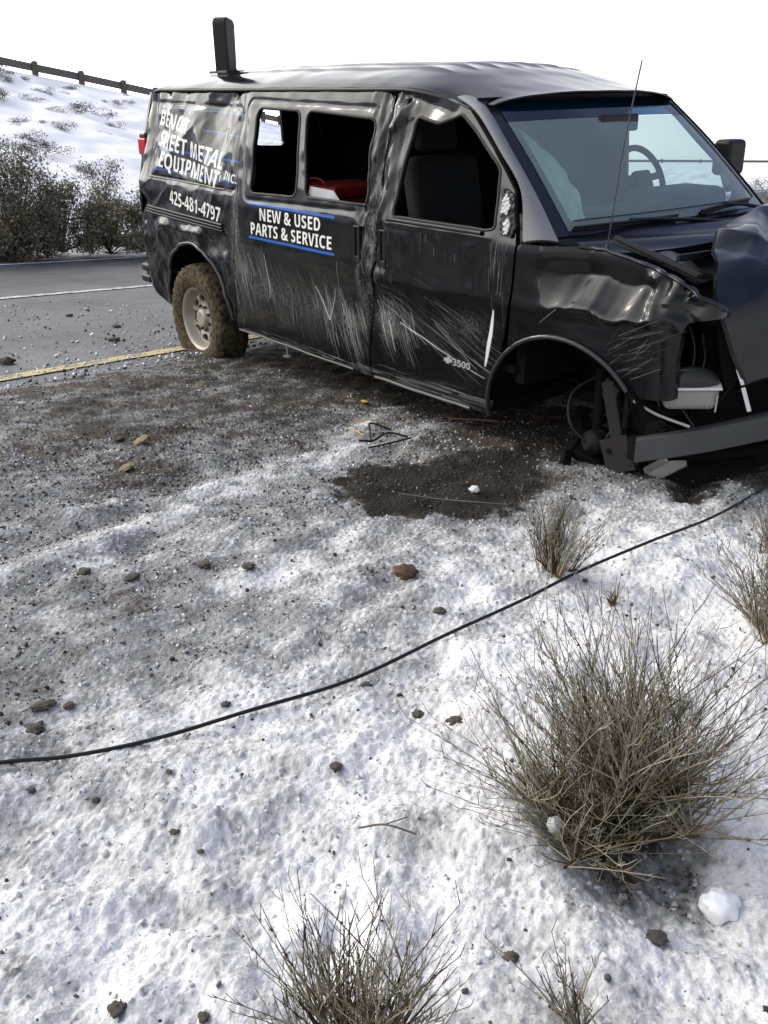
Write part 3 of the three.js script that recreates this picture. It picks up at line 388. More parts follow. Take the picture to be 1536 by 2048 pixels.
// rear doors with their two windows
{ const wl = s => sdRound([[s * .22, 1.77], [s * .41, 1.77], [s * .42, 1.455], [s * .15, 1.465]], .03); const a = wl(1), b = wl(-1);
  part('rear_doors', panel({ u0: -.97, u1: .97, v0: .45, v1: 1.88, step: .02, sdf: (z, y) => Math.max(Math.abs(z) - zSide(-1.09, y) + .01, -a(z, y), -b(z, y)), map: (z, y) => [-1.10 - .06 * Math.sqrt(Math.max(0, 1 - (z / .98) ** 4)), y, z], flange: .03, inward: [1, 0, 0], uv: (z, y) => [z, y] }), paint, van); }
// roof: crowned sheet with pressed ribs, drip rail at each side
const roofHW = x => .795 - .09 * sst(2.0, 2.62, x) - .07 * sst(-.85, -1.16, x) - .0 * x;
const roofE = x => 1.905 - .085 * sst(1.9, 2.6, x) ** 1.2 - .05 * sst(-.9, -1.16, x), roofC = x => 2.035 - .145 * sst(1.7, 2.68, x) ** 1.4 - .12 * sst(-.75, -1.2, x) ** 1.3 - .01 * Math.abs(x - .7);
const roofMap = (x, w) => { const a = Math.abs(w); let y = roofE(x) + (roofC(x) - roofE(x)) * Math.pow(1 - a ** 3, .8); for (const k of [0, .22, .44, .66]) y += .012 * Math.exp(-(((a - k) / .03) ** 2)) * sst(-.9, -.8, x) * sst(2.1, 1.95, x); y += .006 * fbm(x * 1.5, w * 1.5, 2); const xx = x + .12 * sst(2.2, 2.66, x) * (1 - a * a) - .03 * sst(-1, -1.16, x) * (1 - a * a); return [xx, y, w * roofHW(x)]; };
const roof = part('roof', panel({ u0: -1.16, u1: 2.56, v0: -1, v1: 1, step: .02, map: roofMap, flange: .007, inward: [0, -1, 0] }), paintRoof, van);
for (const s of [1, -1]) { const P = []; for (let i = 0; i <= 40; i++) { const x = lerp(-1.14, 2.5, i / 40); P.push([x, roofE(x) - .012, s * (roofHW(x) + .008)]); } part('drip_rail', tube(P, .012, 90, 6), plastic, roof); }
part('roof_bolt', new THREE.SphereGeometry(.016, 10, 8).translate(...roofMap(-.05, .3)), steelDark, roof);
// upright black post on the roof
{ const [x, y, z] = roofMap(-.5, .55); const s = new THREE.Shape(); s.moveTo(-.075, 0); s.lineTo(.075, 0); s.lineTo(.085, .40); s.quadraticCurveTo(.08, .435, .04, .438); s.lineTo(-.045, .425); s.quadraticCurveTo(-.085, .42, -.085, .38); s.closePath(); const e = new THREE.ExtrudeGeometry(s, { depth: .085, bevelEnabled: true, bevelSize: .014, bevelThickness: .014, bevelSegments: 3 }); e.translate(0, 0, -.042); e.scale(.92, .86, .92); e.rotateY(-.9); e.translate(x, y - .035, z); const p = part('roof_post', e, mat(0.010, 0.010, 0.013, 0.5), roof); p.userData.label = 'upright black box-section post standing on the roof'; part('post_foot', box(x - .1, x + .16, y - .02, y + .008, z - .08, z + .09, .008), plastic, p); }
// windscreen: curved pane in a black surround, dark shade band along the top
const wsMap = (a, b) => { const t = a, zt = lerp(.72, .83, t) * b; const bow = (1 - b * b); return [lerp(2.50, 3.14, t) + .11 * bow, lerp(1.838, 1.275, t) + .012 * bow + .02 * Math.sin(Math.PI * t), zt]; };
const glassEdge = .11;
const wsIn = (a, b) => Math.max(Math.abs(b) - (b > 0 ? .90 : .975), -(a - .03), a - .955);
part('windscreen_surround', panel({ u0: -.02, u1: 1.02, v0: -1.03, v1: 1.03, step: .02, sdf: (a, b) => -wsIn(a, b) - .03, map: (a, b) => { const q = wsMap(a, b); return [q[0] - .004, q[1] - .004, q[2]]; }, flange: .012 }), mat(0.012, 0.013, 0.02, 0.22), van);
const glassM = new THREE.MeshPhysicalMaterial({ transmission: 0.80, thickness: 0, roughness: 0.04, ior: 1.5, side: THREE.DoubleSide }); glassM.color.setRGB(0.50, 0.64, 0.62);
const shadeM = new THREE.MeshPhysicalMaterial({ transmission: 0.9, thickness: 0, roughness: 0.04, ior: 1.5, side: THREE.DoubleSide }); shadeM.color.setRGB(0.02, 0.07, 0.14);
const screen = part('windscreen', panel({ u0: .19, u1: .985, v0: -1.0, v1: .92, step: .03, map: wsMap, flange: 0 }), glassM, van);
screen.userData.label = 'hazy windscreen, unbroken, with blue shade band along its top';
part('shade_band', panel({ u0: .01, u1: .187, v0: -1.0, v1: .92, step: .03, map: wsMap, flange: 0 }), shadeM, screen);
// front pillars between door opening and windscreen
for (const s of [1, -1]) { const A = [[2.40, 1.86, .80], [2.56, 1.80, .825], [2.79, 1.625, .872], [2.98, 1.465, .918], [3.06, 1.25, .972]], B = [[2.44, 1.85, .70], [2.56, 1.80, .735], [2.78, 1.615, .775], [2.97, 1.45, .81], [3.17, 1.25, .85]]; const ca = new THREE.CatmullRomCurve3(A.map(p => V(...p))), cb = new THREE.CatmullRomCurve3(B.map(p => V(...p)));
  const p = part('windscreen_pillar', panel({ u0: 0, u1: 1, v0: 0, v1: 1, step: .04, map: (t, w0) => { const w = s > 0 ? w0 : .5 + .5 * w0, a = ca.getPoint(t), b = cb.getPoint(t), m = a.lerp(b, w); const k = s > 0 ? .022 * Math.sin(Math.PI * w) : -.02; return [m.x + k * .6 - (s > 0 ? 0 : .03), m.y + k * .5, s * (m.z + k * .6)]; }, flange: .03, inward: [-.4, -.4, -.6 * s] }), s > 0 ? mat(0.20, 0.20, 0.195, 0.4, { specularIntensity: 1 }) : paint, van); if (s > 0) p.userData.label = 'windscreen pillar with pale sky sheen put into its colour beside the empty front window'; }  // near pillar: sky reflection on black paint put into a pale base colour
// cowl below the windscreen
part('cowl', panel({ u0: 0, u1: 1, v0: -1, v1: 1, step: .04, map: (t, w) => { const k = 1 - w * w; return [lerp(3.14, 3.42, t) + .11 * k, lerp(1.268, 1.215, t) + .012 * k + .008 * Math.sin(9 * t + 4 * w), w * lerp(.85, .80, t)]; }, flange: .03, inward: [0, -1, 0] }), mat(0.008, 0.009, 0.014, 0.28), van);
// wipers
const wiper = (blade, arm) => { const w = new THREE.Group(); w.name = 'wiper'; van.add(w); part('wiper_blade', [tube(blade, .010, 24, 5), tube(blade.map(p => [p[0] + .01, p[1] + .014, p[2]]), .007, 24, 5)], plastic, w); part('wiper_arm', tube(arm, .010, 24, 6), plastic, w); };
wiper([[3.17, 1.292, .76], [3.215, 1.296, .50], [3.235, 1.298, .30], [3.25, 1.30, .10]], [[3.225, 1.315, .42], [3.265, 1.305, .2], [3.33, 1.262, -.18], [3.36, 1.24, -.24]]);
wiper([[3.245, 1.305, -.1], [3.23, 1.318, -.3], [3.20, 1.325, -.58]], [[3.235, 1.335, -.32], [3.24, 1.315, -.52], [3.28, 1.27, -.74]]);
// whip aerial on the wing
part('aerial', [tube([[3.37, 1.22, .75], [3.385, 1.36, .75], [3.42, 1.68, .75], [3.475, 2.0, .75]], .0032, 20, 5), new THREE.CylinderGeometry(.008, .016, .04, 8).translate(3.37, 1.23, .75)], steelDark, van);
// bonnet, pushed back and folded down over the smashed nose
{ const N = new THREE.CatmullRomCurve3([[3.60, 1.262, .30], [3.78, 1.212, .52], [3.955, 1.10, .73], [4.03, .92, .705], [4.09, .74, .64]].map(p => V(...p))), Fc = new THREE.CatmullRomCurve3([[3.40, 1.34, -.80], [3.68, 1.30, -.80], [3.9, 1.16, -.78], [4.02, .95, -.75], [4.07, .76, -.72]].map(p => V(...p)));
  part('bonnet', panel({ u0: 0, u1: 1, v0: 0, v1: 1, step: .014, map: (t, w) => { const a = N.getPoint(t), b = Fc.getPoint(t), m = a.lerp(b, w), k = 4 * w * (1 - w); m.x += .09 * k * t; m.y += .055 * k * (1 - .4 * t) + .012 * n2(t * 3, w * 3); const f = crease(t, w, 0, .0, .34, .30, .10, .05) + crease(t, w, .1, .45, .5, .12, .09, -.03) + crease(t, w, .3, .0, .55, .55, .12, .02); m.y += f * .8; m.x += f * .6; return [m.x, m.y, m.z]; }, flange: .025, inward: [-.5, -.8, 0] }), new THREE.MeshPhysicalMaterial({ color: new THREE.Color().setRGB(.004, .0045, .006), roughness: .2, ior: 1.5, specularIntensity: .8, side: THREE.DoubleSide }), van).userData.label = 'dark glossy bonnet buckled and folded down over the nose'; }
// torn lengths of trim lying in the gap between bonnet and wing
part('torn_trim', [bar([3.385, 1.268, .73], [3.62, 1.20, .66], .034, .008), bar([3.40, 1.285, .735], [3.80, 1.155, .655], .02, .02), bar([3.55, 1.215, .66], [3.79, 1.14, .62], .04, .008), bar([3.66, 1.21, .62], [3.64, 1.20, .36], .018, .03)], plastic, van);
part('torn_panel', panel({ u0: 0, u1: 1, v0: 0, v1: 1, step: .1, map: (t, w) => [3.50 + .28 * t + .02 * w, 1.20 - .05 * t - .04 * w + .03 * Math.sin(5 * t + 3 * w), lerp(.62, .34, w)], flange: .01 }), mat(0.014, 0.015, 0.02, 0.3), van);
// structure behind the missing lamp and grille
part('radiator_support', [box(3.80, 3.86, .42, 1.02, -.74, .60), box(3.84, 3.92, .96, 1.04, -.74, .66), bar([3.92, 1.0, .63], [3.98, .70, .60], .05, .03), bar([3.90, .98, .44], [3.95, .64, .46], .06, .03)], dark, van);
part('bright_edge', [bar([4.045, .80, .655], [4.075, .735, .648], .016, .01), bar([4.078, .725, .648], [4.115, .625, .635], .018, .01)], scuffBright, van);
part('inner_wing', [box(2.95, 3.86, .62, 1.15, .50, .53), box(3.60, 3.86, 1.02, 1.05, .52, .70), box(3.58, 3.61, .45, 1.02, .52, .80)], dark, van);
part('wheel_house', panel({ u0: 20, u1: 178, v0: .50, v1: .93, step: 1 / 12, sdf: null, map: (a, z) => { const t = a * Math.PI / 180; return [3.32 + .50 * Math.cos(t), .37 + .50 * Math.sin(t), z]; }, flange: 0 }).scale(1, 1, 1), dark, van);
// dangling headlamp
{ const l = new THREE.Group(); l.name = 'headlamp'; l.userData.label = 'dirty headlamp hanging loose below its empty socket'; van.add(l); l.position.set(3.90, .665, .76); l.rotation.set(.12, .72, -.03);
  const lens = new THREE.MeshPhysicalMaterial({ roughness: .35, side: THREE.DoubleSide }); lens.color.setRGB(.20, .20, .185);
  const lg = new RoundedBoxGeometry(.235, .108, .075, 5, .036); const P = lg.attributes.position; for (let i = 0; i < P.count; i++) { const y = P.getY(i), z = P.getZ(i); P.setX(i, P.getX(i) * (1 + y * .4)); P.setZ(i, z + (z > 0 ? -.25 * P.getX(i) ** 2 : 0)); } lg.computeVertexNormals(); part('lens', lg, lens, l);
  part('bezel', box(-.128, .128, .042, .054, -.038, .041, .006), mat(0.5, 0.5, 0.49, 0.3), l);
  const s = new THREE.SphereGeometry(.115, 20, 10, 0, 6.3, 0, 1.57); s.scale(1.05, .62, .5); s.translate(0, .058, -.02); part('housing', s, mat(0.02, 0.02, 0.022, 0.3), l);
  const gr = []; for (let i = -5; i <= 5; i++) gr.push(box(i * .018 - .0015, i * .018 + .0015, -.04, .036, .026, .0365, .001)); part('lens_flutes', gr, mat(0.23, 0.23, 0.215, 0.3), l);
  part('wire', tube([[.0, .10, -.02], [.01, .2, -.06], [-.02, .30, -.10]], .006, 16, 5), plastic, l); part('lug', bar([.11, .02, .03], [.105, -.06, .03], .008, .008), mat(0.3, 0.3, 0.3, .4), l); }
// bent bumper beam hanging from the nose
{ const C = new THREE.CatmullRomCurve3([[3.70, .385, .84], [3.90, .45, .70], [4.10, .52, .44], [4.20, .56, .1], [4.2, .57, -.35], [4.1, .56, -.72]].map(p => V(...p))); const prof = [[-.058, .0], [-.056, .03], [-.052, .034], [.052, .034], [.056, .03], [.058, 0], [.05, -.035], [-.05, -.035]], pos = [], idx = [], m = prof.length + 1, n = 60;
  for (let i = 0; i <= n; i++) { const p = C.getPoint(i / n), t = C.getTangent(i / n).setY(0).normalize(), s = V(-t.z, 0, t.x).multiplyScalar(-1); for (let j = 0; j < m; j++) { const [h, o] = prof[j % prof.length]; const d = 1 + .05 * n2(i * .2, j); pos.push(p.x - s.x * o * d, p.y + h, p.z - s.z * o * d); const k = pos.length / 3 - 1; if (i && j) idx.push(k - 1, k, k - m - 1, k, k - m, k - m - 1); } }
  const g = new THREE.BufferGeometry(); g.setAttribute('position', new THREE.Float32BufferAttribute(pos, 3)); g.setIndex(idx); const bg = g.toNonIndexed(); bg.computeVertexNormals(); part('bumper_beam', bg, mat(0.055, 0.057, 0.06, 0.45), van).userData.label = 'bent grey steel bumper beam slanting across the nose';
  part('beam_end', box(3.66, 3.73, .33, .44, .80, .85), dark, van); part('lower_valance', [tube([[3.75, .33, .66], [3.98, .36, .45], [4.12, .40, .1], [4.12, .42, -.5]], .03, 30, 6)], dark, van); }
part('wing_stay', tube([[3.71, .63, .90], [3.80, .585, .86], [3.93, .54, .78]], .007, 20, 5), mat(0.3, 0.3, 0.3, .4), van);
// bare suspension where the wheel was
part('suspension_bracket', [bar([3.46, .64, .76], [3.585, .24, .76], .075, .05, .01), bar([3.43, .60, .75], [3.52, .56, .77], .12, .02), bar([3.53, .385, .79], [3.60, .23, .79], .17, .016), box(3.60, 3.66, .27, .36, .74, .80)], mat(0.016, 0.015, 0.014, 0.75), van);
part('brake_hose', tube([[3.30, .62, .58], [3.22, .52, .74], [3.28, .38, .80], [3.40, .30, .74], [3.44, .40, .66]], .009, 40, 6), rubber, van);
part('tie_rod', [bar([3.12, .33, .40], [3.30, .24, .84], .026, .026, .01), bar([3.28, .25, .82], [3.34, .22, .90], .05, .04, .01)], dark, van);
part('hub_stub', new THREE.LatheGeometry([[0, .05], [.02, .05], [.022, .03], [.05, .028], [.052, .01], [.066, .008], [.066, -.02], [.04, -.03], [.04, -.07]].map(p => new THREE.Vector2(...p)), 18).rotateX(Math.PI / 2).rotateX(.3).translate(3.37, .30, .74), mat(0.010, 0.009, 0.008, 0.8), van);
part('loose_wire', tube([[3.86, .92, .66], [3.92, .80, .72], [3.86, .66, .78], [3.93, .52, .74]], .005, 40, 5), plastic, van);
part('loose_wire', tube([[3.84, .98, .55], [3.90, .84, .58], [3.96, .74, .52], [3.92, .60, .58]], .005, 40, 5), plastic, van);
part('torn_liner', panel({ u0: 0, u1: 1, v0: 0, v1: 1, step: .05, map: (t, w) => [3.62 + .16 * t + .02 * Math.sin(7 * w), .64 - .22 * w * (1 - .3 * t) + .02 * Math.sin(9 * t), .84 - .10 * w + .02 * Math.sin(6 * t + 4 * w)], flange: .006 }), plastic, van);
part('bracket_hole', new THREE.CylinderGeometry(.014, .014, .01, 12).rotateX(Math.PI / 2).translate(3.52, .315, .80), dark, van);
{ const P = []; for (let i = 0; i <= 120; i++) { const t = i / 120, a = t * 6.5 * 2 * Math.PI; P.push([3.33 + .06 * Math.cos(a), .25 + .36 * t, .60 + .06 * Math.sin(a)]); } part('coil_spring', tube(P, .010, 260, 6), mat(0.010, 0.0095, 0.009, 0.8), van); part('lower_arm', [bar([3.2, .26, .35], [3.36, .22, .78], .14, .05, .01), bar([3.0, .30, .40], [3.33, .22, .74], .08, .05, .01)], dark, van); part('damper', new THREE.CylinderGeometry(.03, .03, .4, 12).translate(3.33, .46, .66), dark, van); }
// underbody, floor, firewall
part('underbody', [box(-1.0, .28, .46, .52, -.85, .86), box(.28, 2.86, .36, .42, -.88, .89), box(-1.05, 3.8, .38, .48, .36, .44), box(-1.05, 3.8, .38, .48, -.44, -.36), box(2.86, 3.78, .40, .46, -.5, .5), box(-.29, -.15, .27, .41, -.8, .78, .05), box(3.0, 3.78, .46, 1.12, -.45, .42)], dark, van);
part('floor', box(-1.05, 3.0, .60, .64, -.93, .93), dark, van);
part('firewall', box(2.98, 3.04, .55, 1.24, -.9, .9), dark, van);
part('wheel_housing_liner', panel({ u0: 0, u1: 1, v0: .5, v1: .95, step: .05, map: (a, z) => { const t = Math.PI * (1.0 - a) ; return [-.215 + .50 * Math.cos(t), .40 + .50 * Math.sin(t), z]; }, flange: 0 }), dark, van);
part('inner_panel', [box(-1.02, 1.85, .62, 1.9, -.93, -.90), box(-.75, .32, .42, .95, .48, .51)], dark, van);
// dashboard, wheel, seats
part('dashboard', [box(2.72, 3.05, .95, 1.265, -.86, .86, .05), box(2.62, 2.95, 1.05, 1.375, -.80, -.22, .06), box(2.68, 2.9, 1.1, 1.32, -.3, .8, .05)], mat(0.06, 0.065, 0.068, 0.8), van);
{ const w = new THREE.Group(); w.name = 'steering_wheel'; van.add(w); w.position.set(2.55, 1.40, -.50); w.rotation.set(0, -Math.PI / 2, 0); w.rotateX(.42); part('rim', new THREE.TorusGeometry(.185, .018, 10, 40), plastic, w); part('hub', [box(-.07, .07, -.06, .05, -.03, .02, .02), ...[0.1, Math.PI - .1, -Math.PI / 2].map(a => bar([0, 0, 0], [.18 * Math.cos(a), .18 * Math.sin(a), 0], .04, .018))], plastic, w); part('column', new THREE.CylinderGeometry(.03, .04, .4, 10).rotateX(Math.PI / 2).translate(0, 0, .2), plastic, w); }
for (const z of [.42, -.50]) { const s = new THREE.Group(); s.name = 'seat'; van.add(s); s.position.set(1.95, .64, z); const cloth = mat(0.014, 0.0145, 0.016, 0.95); part('seat_cushion', box(0, .52, .12, .30, -.26, .26, .06), cloth, s); const b = box(-.07, .08, 0, .66, -.25, .25, .06); b.rotateZ(.22); b.translate(.02, .26, 0); part('seat_back', b, cloth, s); const h = box(-.05, .05, 0, .19, -.14, .14, .04); h.rotateZ(.2); h.translate(-.14, .93, 0); part('headrest', h, cloth, s); part('seat_base', box(.02, .48, 0, .13, -.22, .22, .02), dark, s); }
part('interior_mirror', [box(2.73, 2.76, 1.68, 1.765, -.17, .13, .02), bar([2.75, 1.72, -.02], [2.62, 1.80, -.02], .02, .02)], plastic, van);
// made-up slack pale sheet inside the windscreen, added to give it a pale strip
part('added_pale_sheet', panel({ u0: 0, u1: 1, v0: 0, v1: 1, step: .05, map: (t, w) => { const a = V(2.47, 1.69, lerp(.60, .44, w)), b = V(2.93, 1.27, lerp(.74, .42, w)); const m = a.lerp(b, t); m.z -= .10 * w * Math.sin(Math.PI * t); m.x += .025 + .015 * n2(t * 4, w * 3); m.y += .012 + .01 * n2b(t * 5, w * 4); return [m.x, m.y, m.z]; }, flange: 0 }), mat(0.66, 0.72, 0.66, 0.9), van);
// far door mirror, tail lamp, rear bumper
part('door_mirror', [box(2.64, 2.76, 1.40, 1.60, -1.2, -1.02, .03), bar([2.72, 1.42, -1.06], [2.82, 1.34, -.97], .05, .05)], plastic, van);
{ const t = part('tail_lamp', box(-1.19, -1.085, 1.22, 1.60, .76, .855, .02), mat(0.05, 0.012, 0.012, 0.25), van); part('red_lens', [box(-1.205, -1.075, 1.44, 1.56, .765, .862, .015)], mat(0.42, 0.01, 0.015, 0.2), t); part('red_lens', [box(-1.205, -1.075, 1.25, 1.32, .765, .862, .015)], mat(0.3, 0.01, 0.015, 0.2), t); }
part('rear_bumper', [box(-1.30, -1.10, .50, .56, -.86, .86, .02), box(-1.28, -1.1, .44, .60, -.3, .3, .02), box(-1.34, -1.2, .54, .60, .80, .88, .02), box(-1.32, -1.16, .46, .52, .80, .9, .02)], plastic, van);
part('sill_scrape', [tube(onSide([[1.87, .345], [2.79, .355]], .006), .009, 40, 5), tube(onSide([[.32, .352], [1.8, .343]], .004), .007, 60, 5)], mat(0.12, 0.12, 0.118, 0.5), van);
// rear wheel, muddy and flat
const mudTyre = (() => { const a = tileNoise(64, 61), b = tileNoise(16, 62); const t = noiseTex(256, (u, v) => { const q = 0.5 * a(u, v) + 0.5 * b(u, v); const k = sst(0.32, 0.62, q); return [lerp(0.13, 0.33, k), lerp(0.115, 0.28, k), lerp(0.095, 0.19, k)]; }, true); t.repeat.set(3, 3); return mat(1, 1, 1, 0.9, { map: t }); })();
function wheel(x, y, z, side, flat) {
  const g = new THREE.Group(); g.name = 'rear_wheel'; van.add(g); g.position.set(x, y, z);
  // cross-section in (radius, width); width > 0 is outboard
  const sec = [[.225, .09], [.235, .112], [.28, .128], [.33, .130], [.372, .118], [.392, .102], [.398, .06], [.400, 0], [.398, -.06], [.392, -.102], [.372, -.118], [.33, -.130], [.28, -.128], [.235, -.112], [.225, -.09]];
  const n = 180, m = sec.length, pos = [], uv = [], idx = [];
  for (let i = 0; i <= n; i++) for (let j = 0; j < m; j++) { const a = i / n * 2 * Math.PI; let [r, w] = sec[j]; const lug = (Math.floor(i / 2.5) % 2 ? 1 : -1) * (j % 2 ? 1 : -1); if (j >= 4 && j <= 10) r += lug > 0 ? 0 : -.012; let px = r * Math.cos(a), py = r * Math.sin(a); const fl = -flat; if (py < fl) { const k = (fl - py); py = fl + .12 * (py - fl); w += Math.sign(w) * Math.min(.05, k * .45) * (j > 0 && j < m - 1 ? 1 : .4); px *= 1 + k * .3; } pos.push(px, py, w * side); uv.push(i / n * 2, j / m); const k = pos.length / 3 - 1; if (i && j) idx.push(k - 1, k, k - m - 1, k, k - m, k - m - 1); }
  const tg = new THREE.BufferGeometry(); tg.setAttribute('position', new THREE.Float32BufferAttribute(pos, 3)); tg.setAttribute('uv', new THREE.Float32BufferAttribute(uv, 2)); tg.setIndex(idx); tg.computeVertexNormals(); part('tyre', tg, mudTyre, g);
  const rimM = mat(0.34, 0.31, 0.26, 0.42, { metalness: .35 });
  const hub = [[0, .055], [.04, .06], [.062, .055], [.075, .025], [.11, .018], [.14, .03], [.165, .03], [.185, .0], [.20, .03], [.215, .075], [.232, .085]];
  const zr = r => table(hub, r);
  const holes = (x, y) => { const a = Math.atan2(y, x), s = Math.PI / 4, k = a - Math.round(a / s) * s, r = Math.hypot(x, y); return Math.hypot((r - .150) / .029, (k * r) / .042) - 1; };
  const disc = panel({ u0: -.235, u1: .235, v0: -.235, v1: .235, step: .007, sdf: (x, y) => Math.max(Math.hypot(x, y) - .231, -.024 * holes(x, y)), map: (x, y) => [x, y, side * (zr(Math.hypot(x, y)) + .02)], flange: .02, inward: [0, 0, -side] });
  const rim = part('rim', disc, rimM, g); const nuts = 0; for (let k = 0; k < 8; k++) { const a = (k + .5) * Math.PI / 4; part('wheel_nut', new THREE.CylinderGeometry(.011, .011, .03, 6).rotateX(Math.PI / 2).translate(.09 * Math.cos(a), .09 * Math.sin(a), side * .05), steelDark, rim); }
  part('rim_barrel', new THREE.CylinderGeometry(.225, .225, .19, 40, 1, true).rotateX(Math.PI / 2), rimM, rim);
  return g;
}
wheel(-.245, .335, .87, 1, .275).userData.label = 'muddy steel rear wheel with a flat tyre';
wheel(-.245, .335, -.84, -1, .36);
{ const f = wheel(3.32, .36, -.84, -1, .38); f.name = 'front_wheel'; }
// red box inside the cargo bay
{ const t = thing('red_box', 'red plastic box inside the van behind the sliding door window', 'box'); t.rotation.copy(van.rotation); t.position.copy(V(.75, .64, .32).applyEuler(van.rotation).add(van.position)); const red = mat(0.15, 0.005, 0.006, 0.6); part('body', box(-.21, .21, 0, .60, -.22, .22, .02), red, t); part('lid', box(-.22, .22, .605, .68, -.23, .23, .02), red, t); part('handle', tube([[-.1, .67, .2], [-.08, .71, .22], [.08, .71, .22], [.1, .67, .2]], .008, 16, 5), red, t); }

// ------------------------------------------------------------------ plants
const twigM = ['#7d7463', '#968c79', '#4c3d2c', '#aaa28e'].map(c => { const m = mat(1, 1, 1, .95, { specularIntensity: .2 }); m.color.set(c).multiplyScalar(.9); return m; });
// thin tapered curved stick as triangle tube, appended to arrays
function stick(acc, pts, r0, r1, sides = 3) { const b = acc.pos.length / 3; for (let i = 0; i < pts.length; i++) { const p = pts[i], q = pts[Math.min(pts.length - 1, i + 1)], o = pts[Math.max(0, i - 1)]; const t = V(q.x - o.x, q.y - o.y, q.z - o.z).normalize(); const u = Math.abs(t.y) < .9 ? V(0, 1, 0).cross(t).normalize() : V(1, 0, 0).cross(t).normalize(), w = t.clone().cross(u); const r = lerp(r0, r1, i / (pts.length - 1)); for (let k = 0; k < sides; k++) { const a = k / sides * 2 * Math.PI; acc.pos.push(p.x + r * (Math.cos(a) * u.x + Math.sin(a) * w.x), p.y + r * (Math.cos(a) * u.y + Math.sin(a) * w.y), p.z + r * (Math.cos(a) * u.z + Math.sin(a) * w.z)); } if (i) for (let k = 0; k < sides; k++) { const a0 = b + (i - 1) * sides + k, a1 = b + (i - 1) * sides + (k + 1) % sides; acc.idx.push(a0, a1, a0 + sides, a1, a1 + sides, a0 + sides); } } }
const accGeo = a => { const g = new THREE.BufferGeometry(); g.setAttribute('position', new THREE.Float32BufferAttribute(a.pos, 3)); g.setIndex(a.idx); g.computeVertexNormals(); return g; };
function sagebrush(label, [x, z], H, spread, n, seed, o = {}) {
  const r = mulberry(seed), Q = (a, b) => a + (b - a) * r(); const g = thing('sagebrush', label, 'bush', [x, groundH(x, z, false) - .01, z], 'dry sagebrush growing through the snow');
  const acc = twigM.map(() => ({ pos: [], idx: [] })), wood = { pos: [], idx: [] }; const lx = o.lean ? o.lean[0] : 0, lz = o.lean ? o.lean[1] : 0;
  const limbs = [];
  for (let i = 0; i < (o.limbs || 9); i++) { const a = Q(0, 6.283), e = Q(.15, 1.4), d = V(Math.cos(a) * Math.sin(e) + lx, Math.cos(e), Math.sin(a) * Math.sin(e) + lz).normalize(); const L = H * Q(.25, .58) * (o.limbL || 1); const P = [0, .35, .7, 1].map(t => V(d.x * L * t + .012 * r(), d.y * L * t * (1 - .1 * t), d.z * L * t + .012 * r())); stick(wood, P, Q(.006, .011) * (o.thick || 1), .003, 5); limbs.push([P[3], d]); }
  for (let i = 0; i < n; i++) { const [b, d0] = limbs[Math.floor(r() * limbs.length)]; const st = r() < .85 ? b.clone().multiplyScalar(Q(.35, 1)) : V(Q(-.04, .04), 0, Q(-.04, .04)); const a = Q(0, 6.283), e = Math.pow(r(), .7) * (o.maxTilt || 1.25); let d = V(Math.cos(a) * Math.sin(e) * spread + lx, Math.cos(e) + .15, Math.sin(a) * Math.sin(e) * spread + lz).normalize().lerp(d0, .35).normalize(); const L = H * Q(.22, .72) * (1 - .15 * e); const up = Q(.1, .5) * (o.curl ?? 1), P = []; const k1 = Q(-.42, .42), k2 = Q(-.42, .42); for (let k = 0; k <= 5; k++) { const t = k / 5; P.push(V(st.x + d.x * L * t + k1 * L * t * t, Math.max(.005, st.y + d.y * L * t + up * L * t * t * .35), st.z + d.z * L * t + k2 * L * t * t)); }
    const A = acc[Math.floor(r() * acc.length)]; stick(A, P, Q(.0013, .0028) * (o.thick || 1), .0007);
    const tw = Math.floor(Q(2, 8)); for (let q = 0; q < tw; q++) { const p = P[2 + Math.floor(r() * 4)], l = L * Q(.06, .22), e2 = V(d.x + Q(-.8, .8), d.y + Q(-.2, .8), d.z + Q(-.8, .8)).normalize(); stick(A, [p, p.clone().addScaledVector(e2, l * .5), p.clone().addScaledVector(e2, l).add(V(0, l * .2, 0))], .0011 * (o.thick || 1), .0006); } }
  part('woody_base', accGeo(wood), twigM[2], g);
  acc.forEach((a, i) => { if (a.pos.length) tag(part('twigs', accGeo(a), twigM[i], g), null, null, null, 'stuff'); });
  return g;
}
sagebrush('large dense dry sagebrush in its melted hollow in the snow', [5.22, 2.80], .56, 1.6, 940, 5, { limbs: 18, thick: .95, lean: [-.02, -.10], maxTilt: 1.55 });
sagebrush('small upright sagebrush beside the cable, below the dark mud patch', [4.18, 1.90], .33, .5, 150, 6, { limbs: 6, lean: [.02, -.12], maxTilt: .55, limbL: .6 });
sagebrush('spreading sagebrush on clean snow, partly cut off by the picture edge', [4.97, 1.74], .40, 1.1, 330, 7, { limbs: 9 });
sagebrush('faint low sagebrush just past the cable near the van nose', [4.55, 1.08], .28, 1.0, 170, 8, { limbs: 6 });
sagebrush('wide sagebrush with bare twigs spreading low, next to the white snow lump', [5.41, 3.70], .34, 1.8, 440, 9, { limbs: 12, thick: 1.0, maxTilt: 1.1 });
sagebrush('few sparse sagebrush tips poking up from dirty snow', [5.60, 3.33], .24, .8, 40, 10, { limbs: 3, maxTilt: .9 });
sagebrush('tiny tuft of dry twigs beside the cable on clean snow', [4.47, 1.90], .10, 1.2, 26, 12, { limbs: 2 });
sagebrush('thin dry twig tuft lying on snow near the clear ice chunk', [5.50, 2.40], .16, 1.3, 30, 13, { limbs: 3, lean: [.4, -.3] });
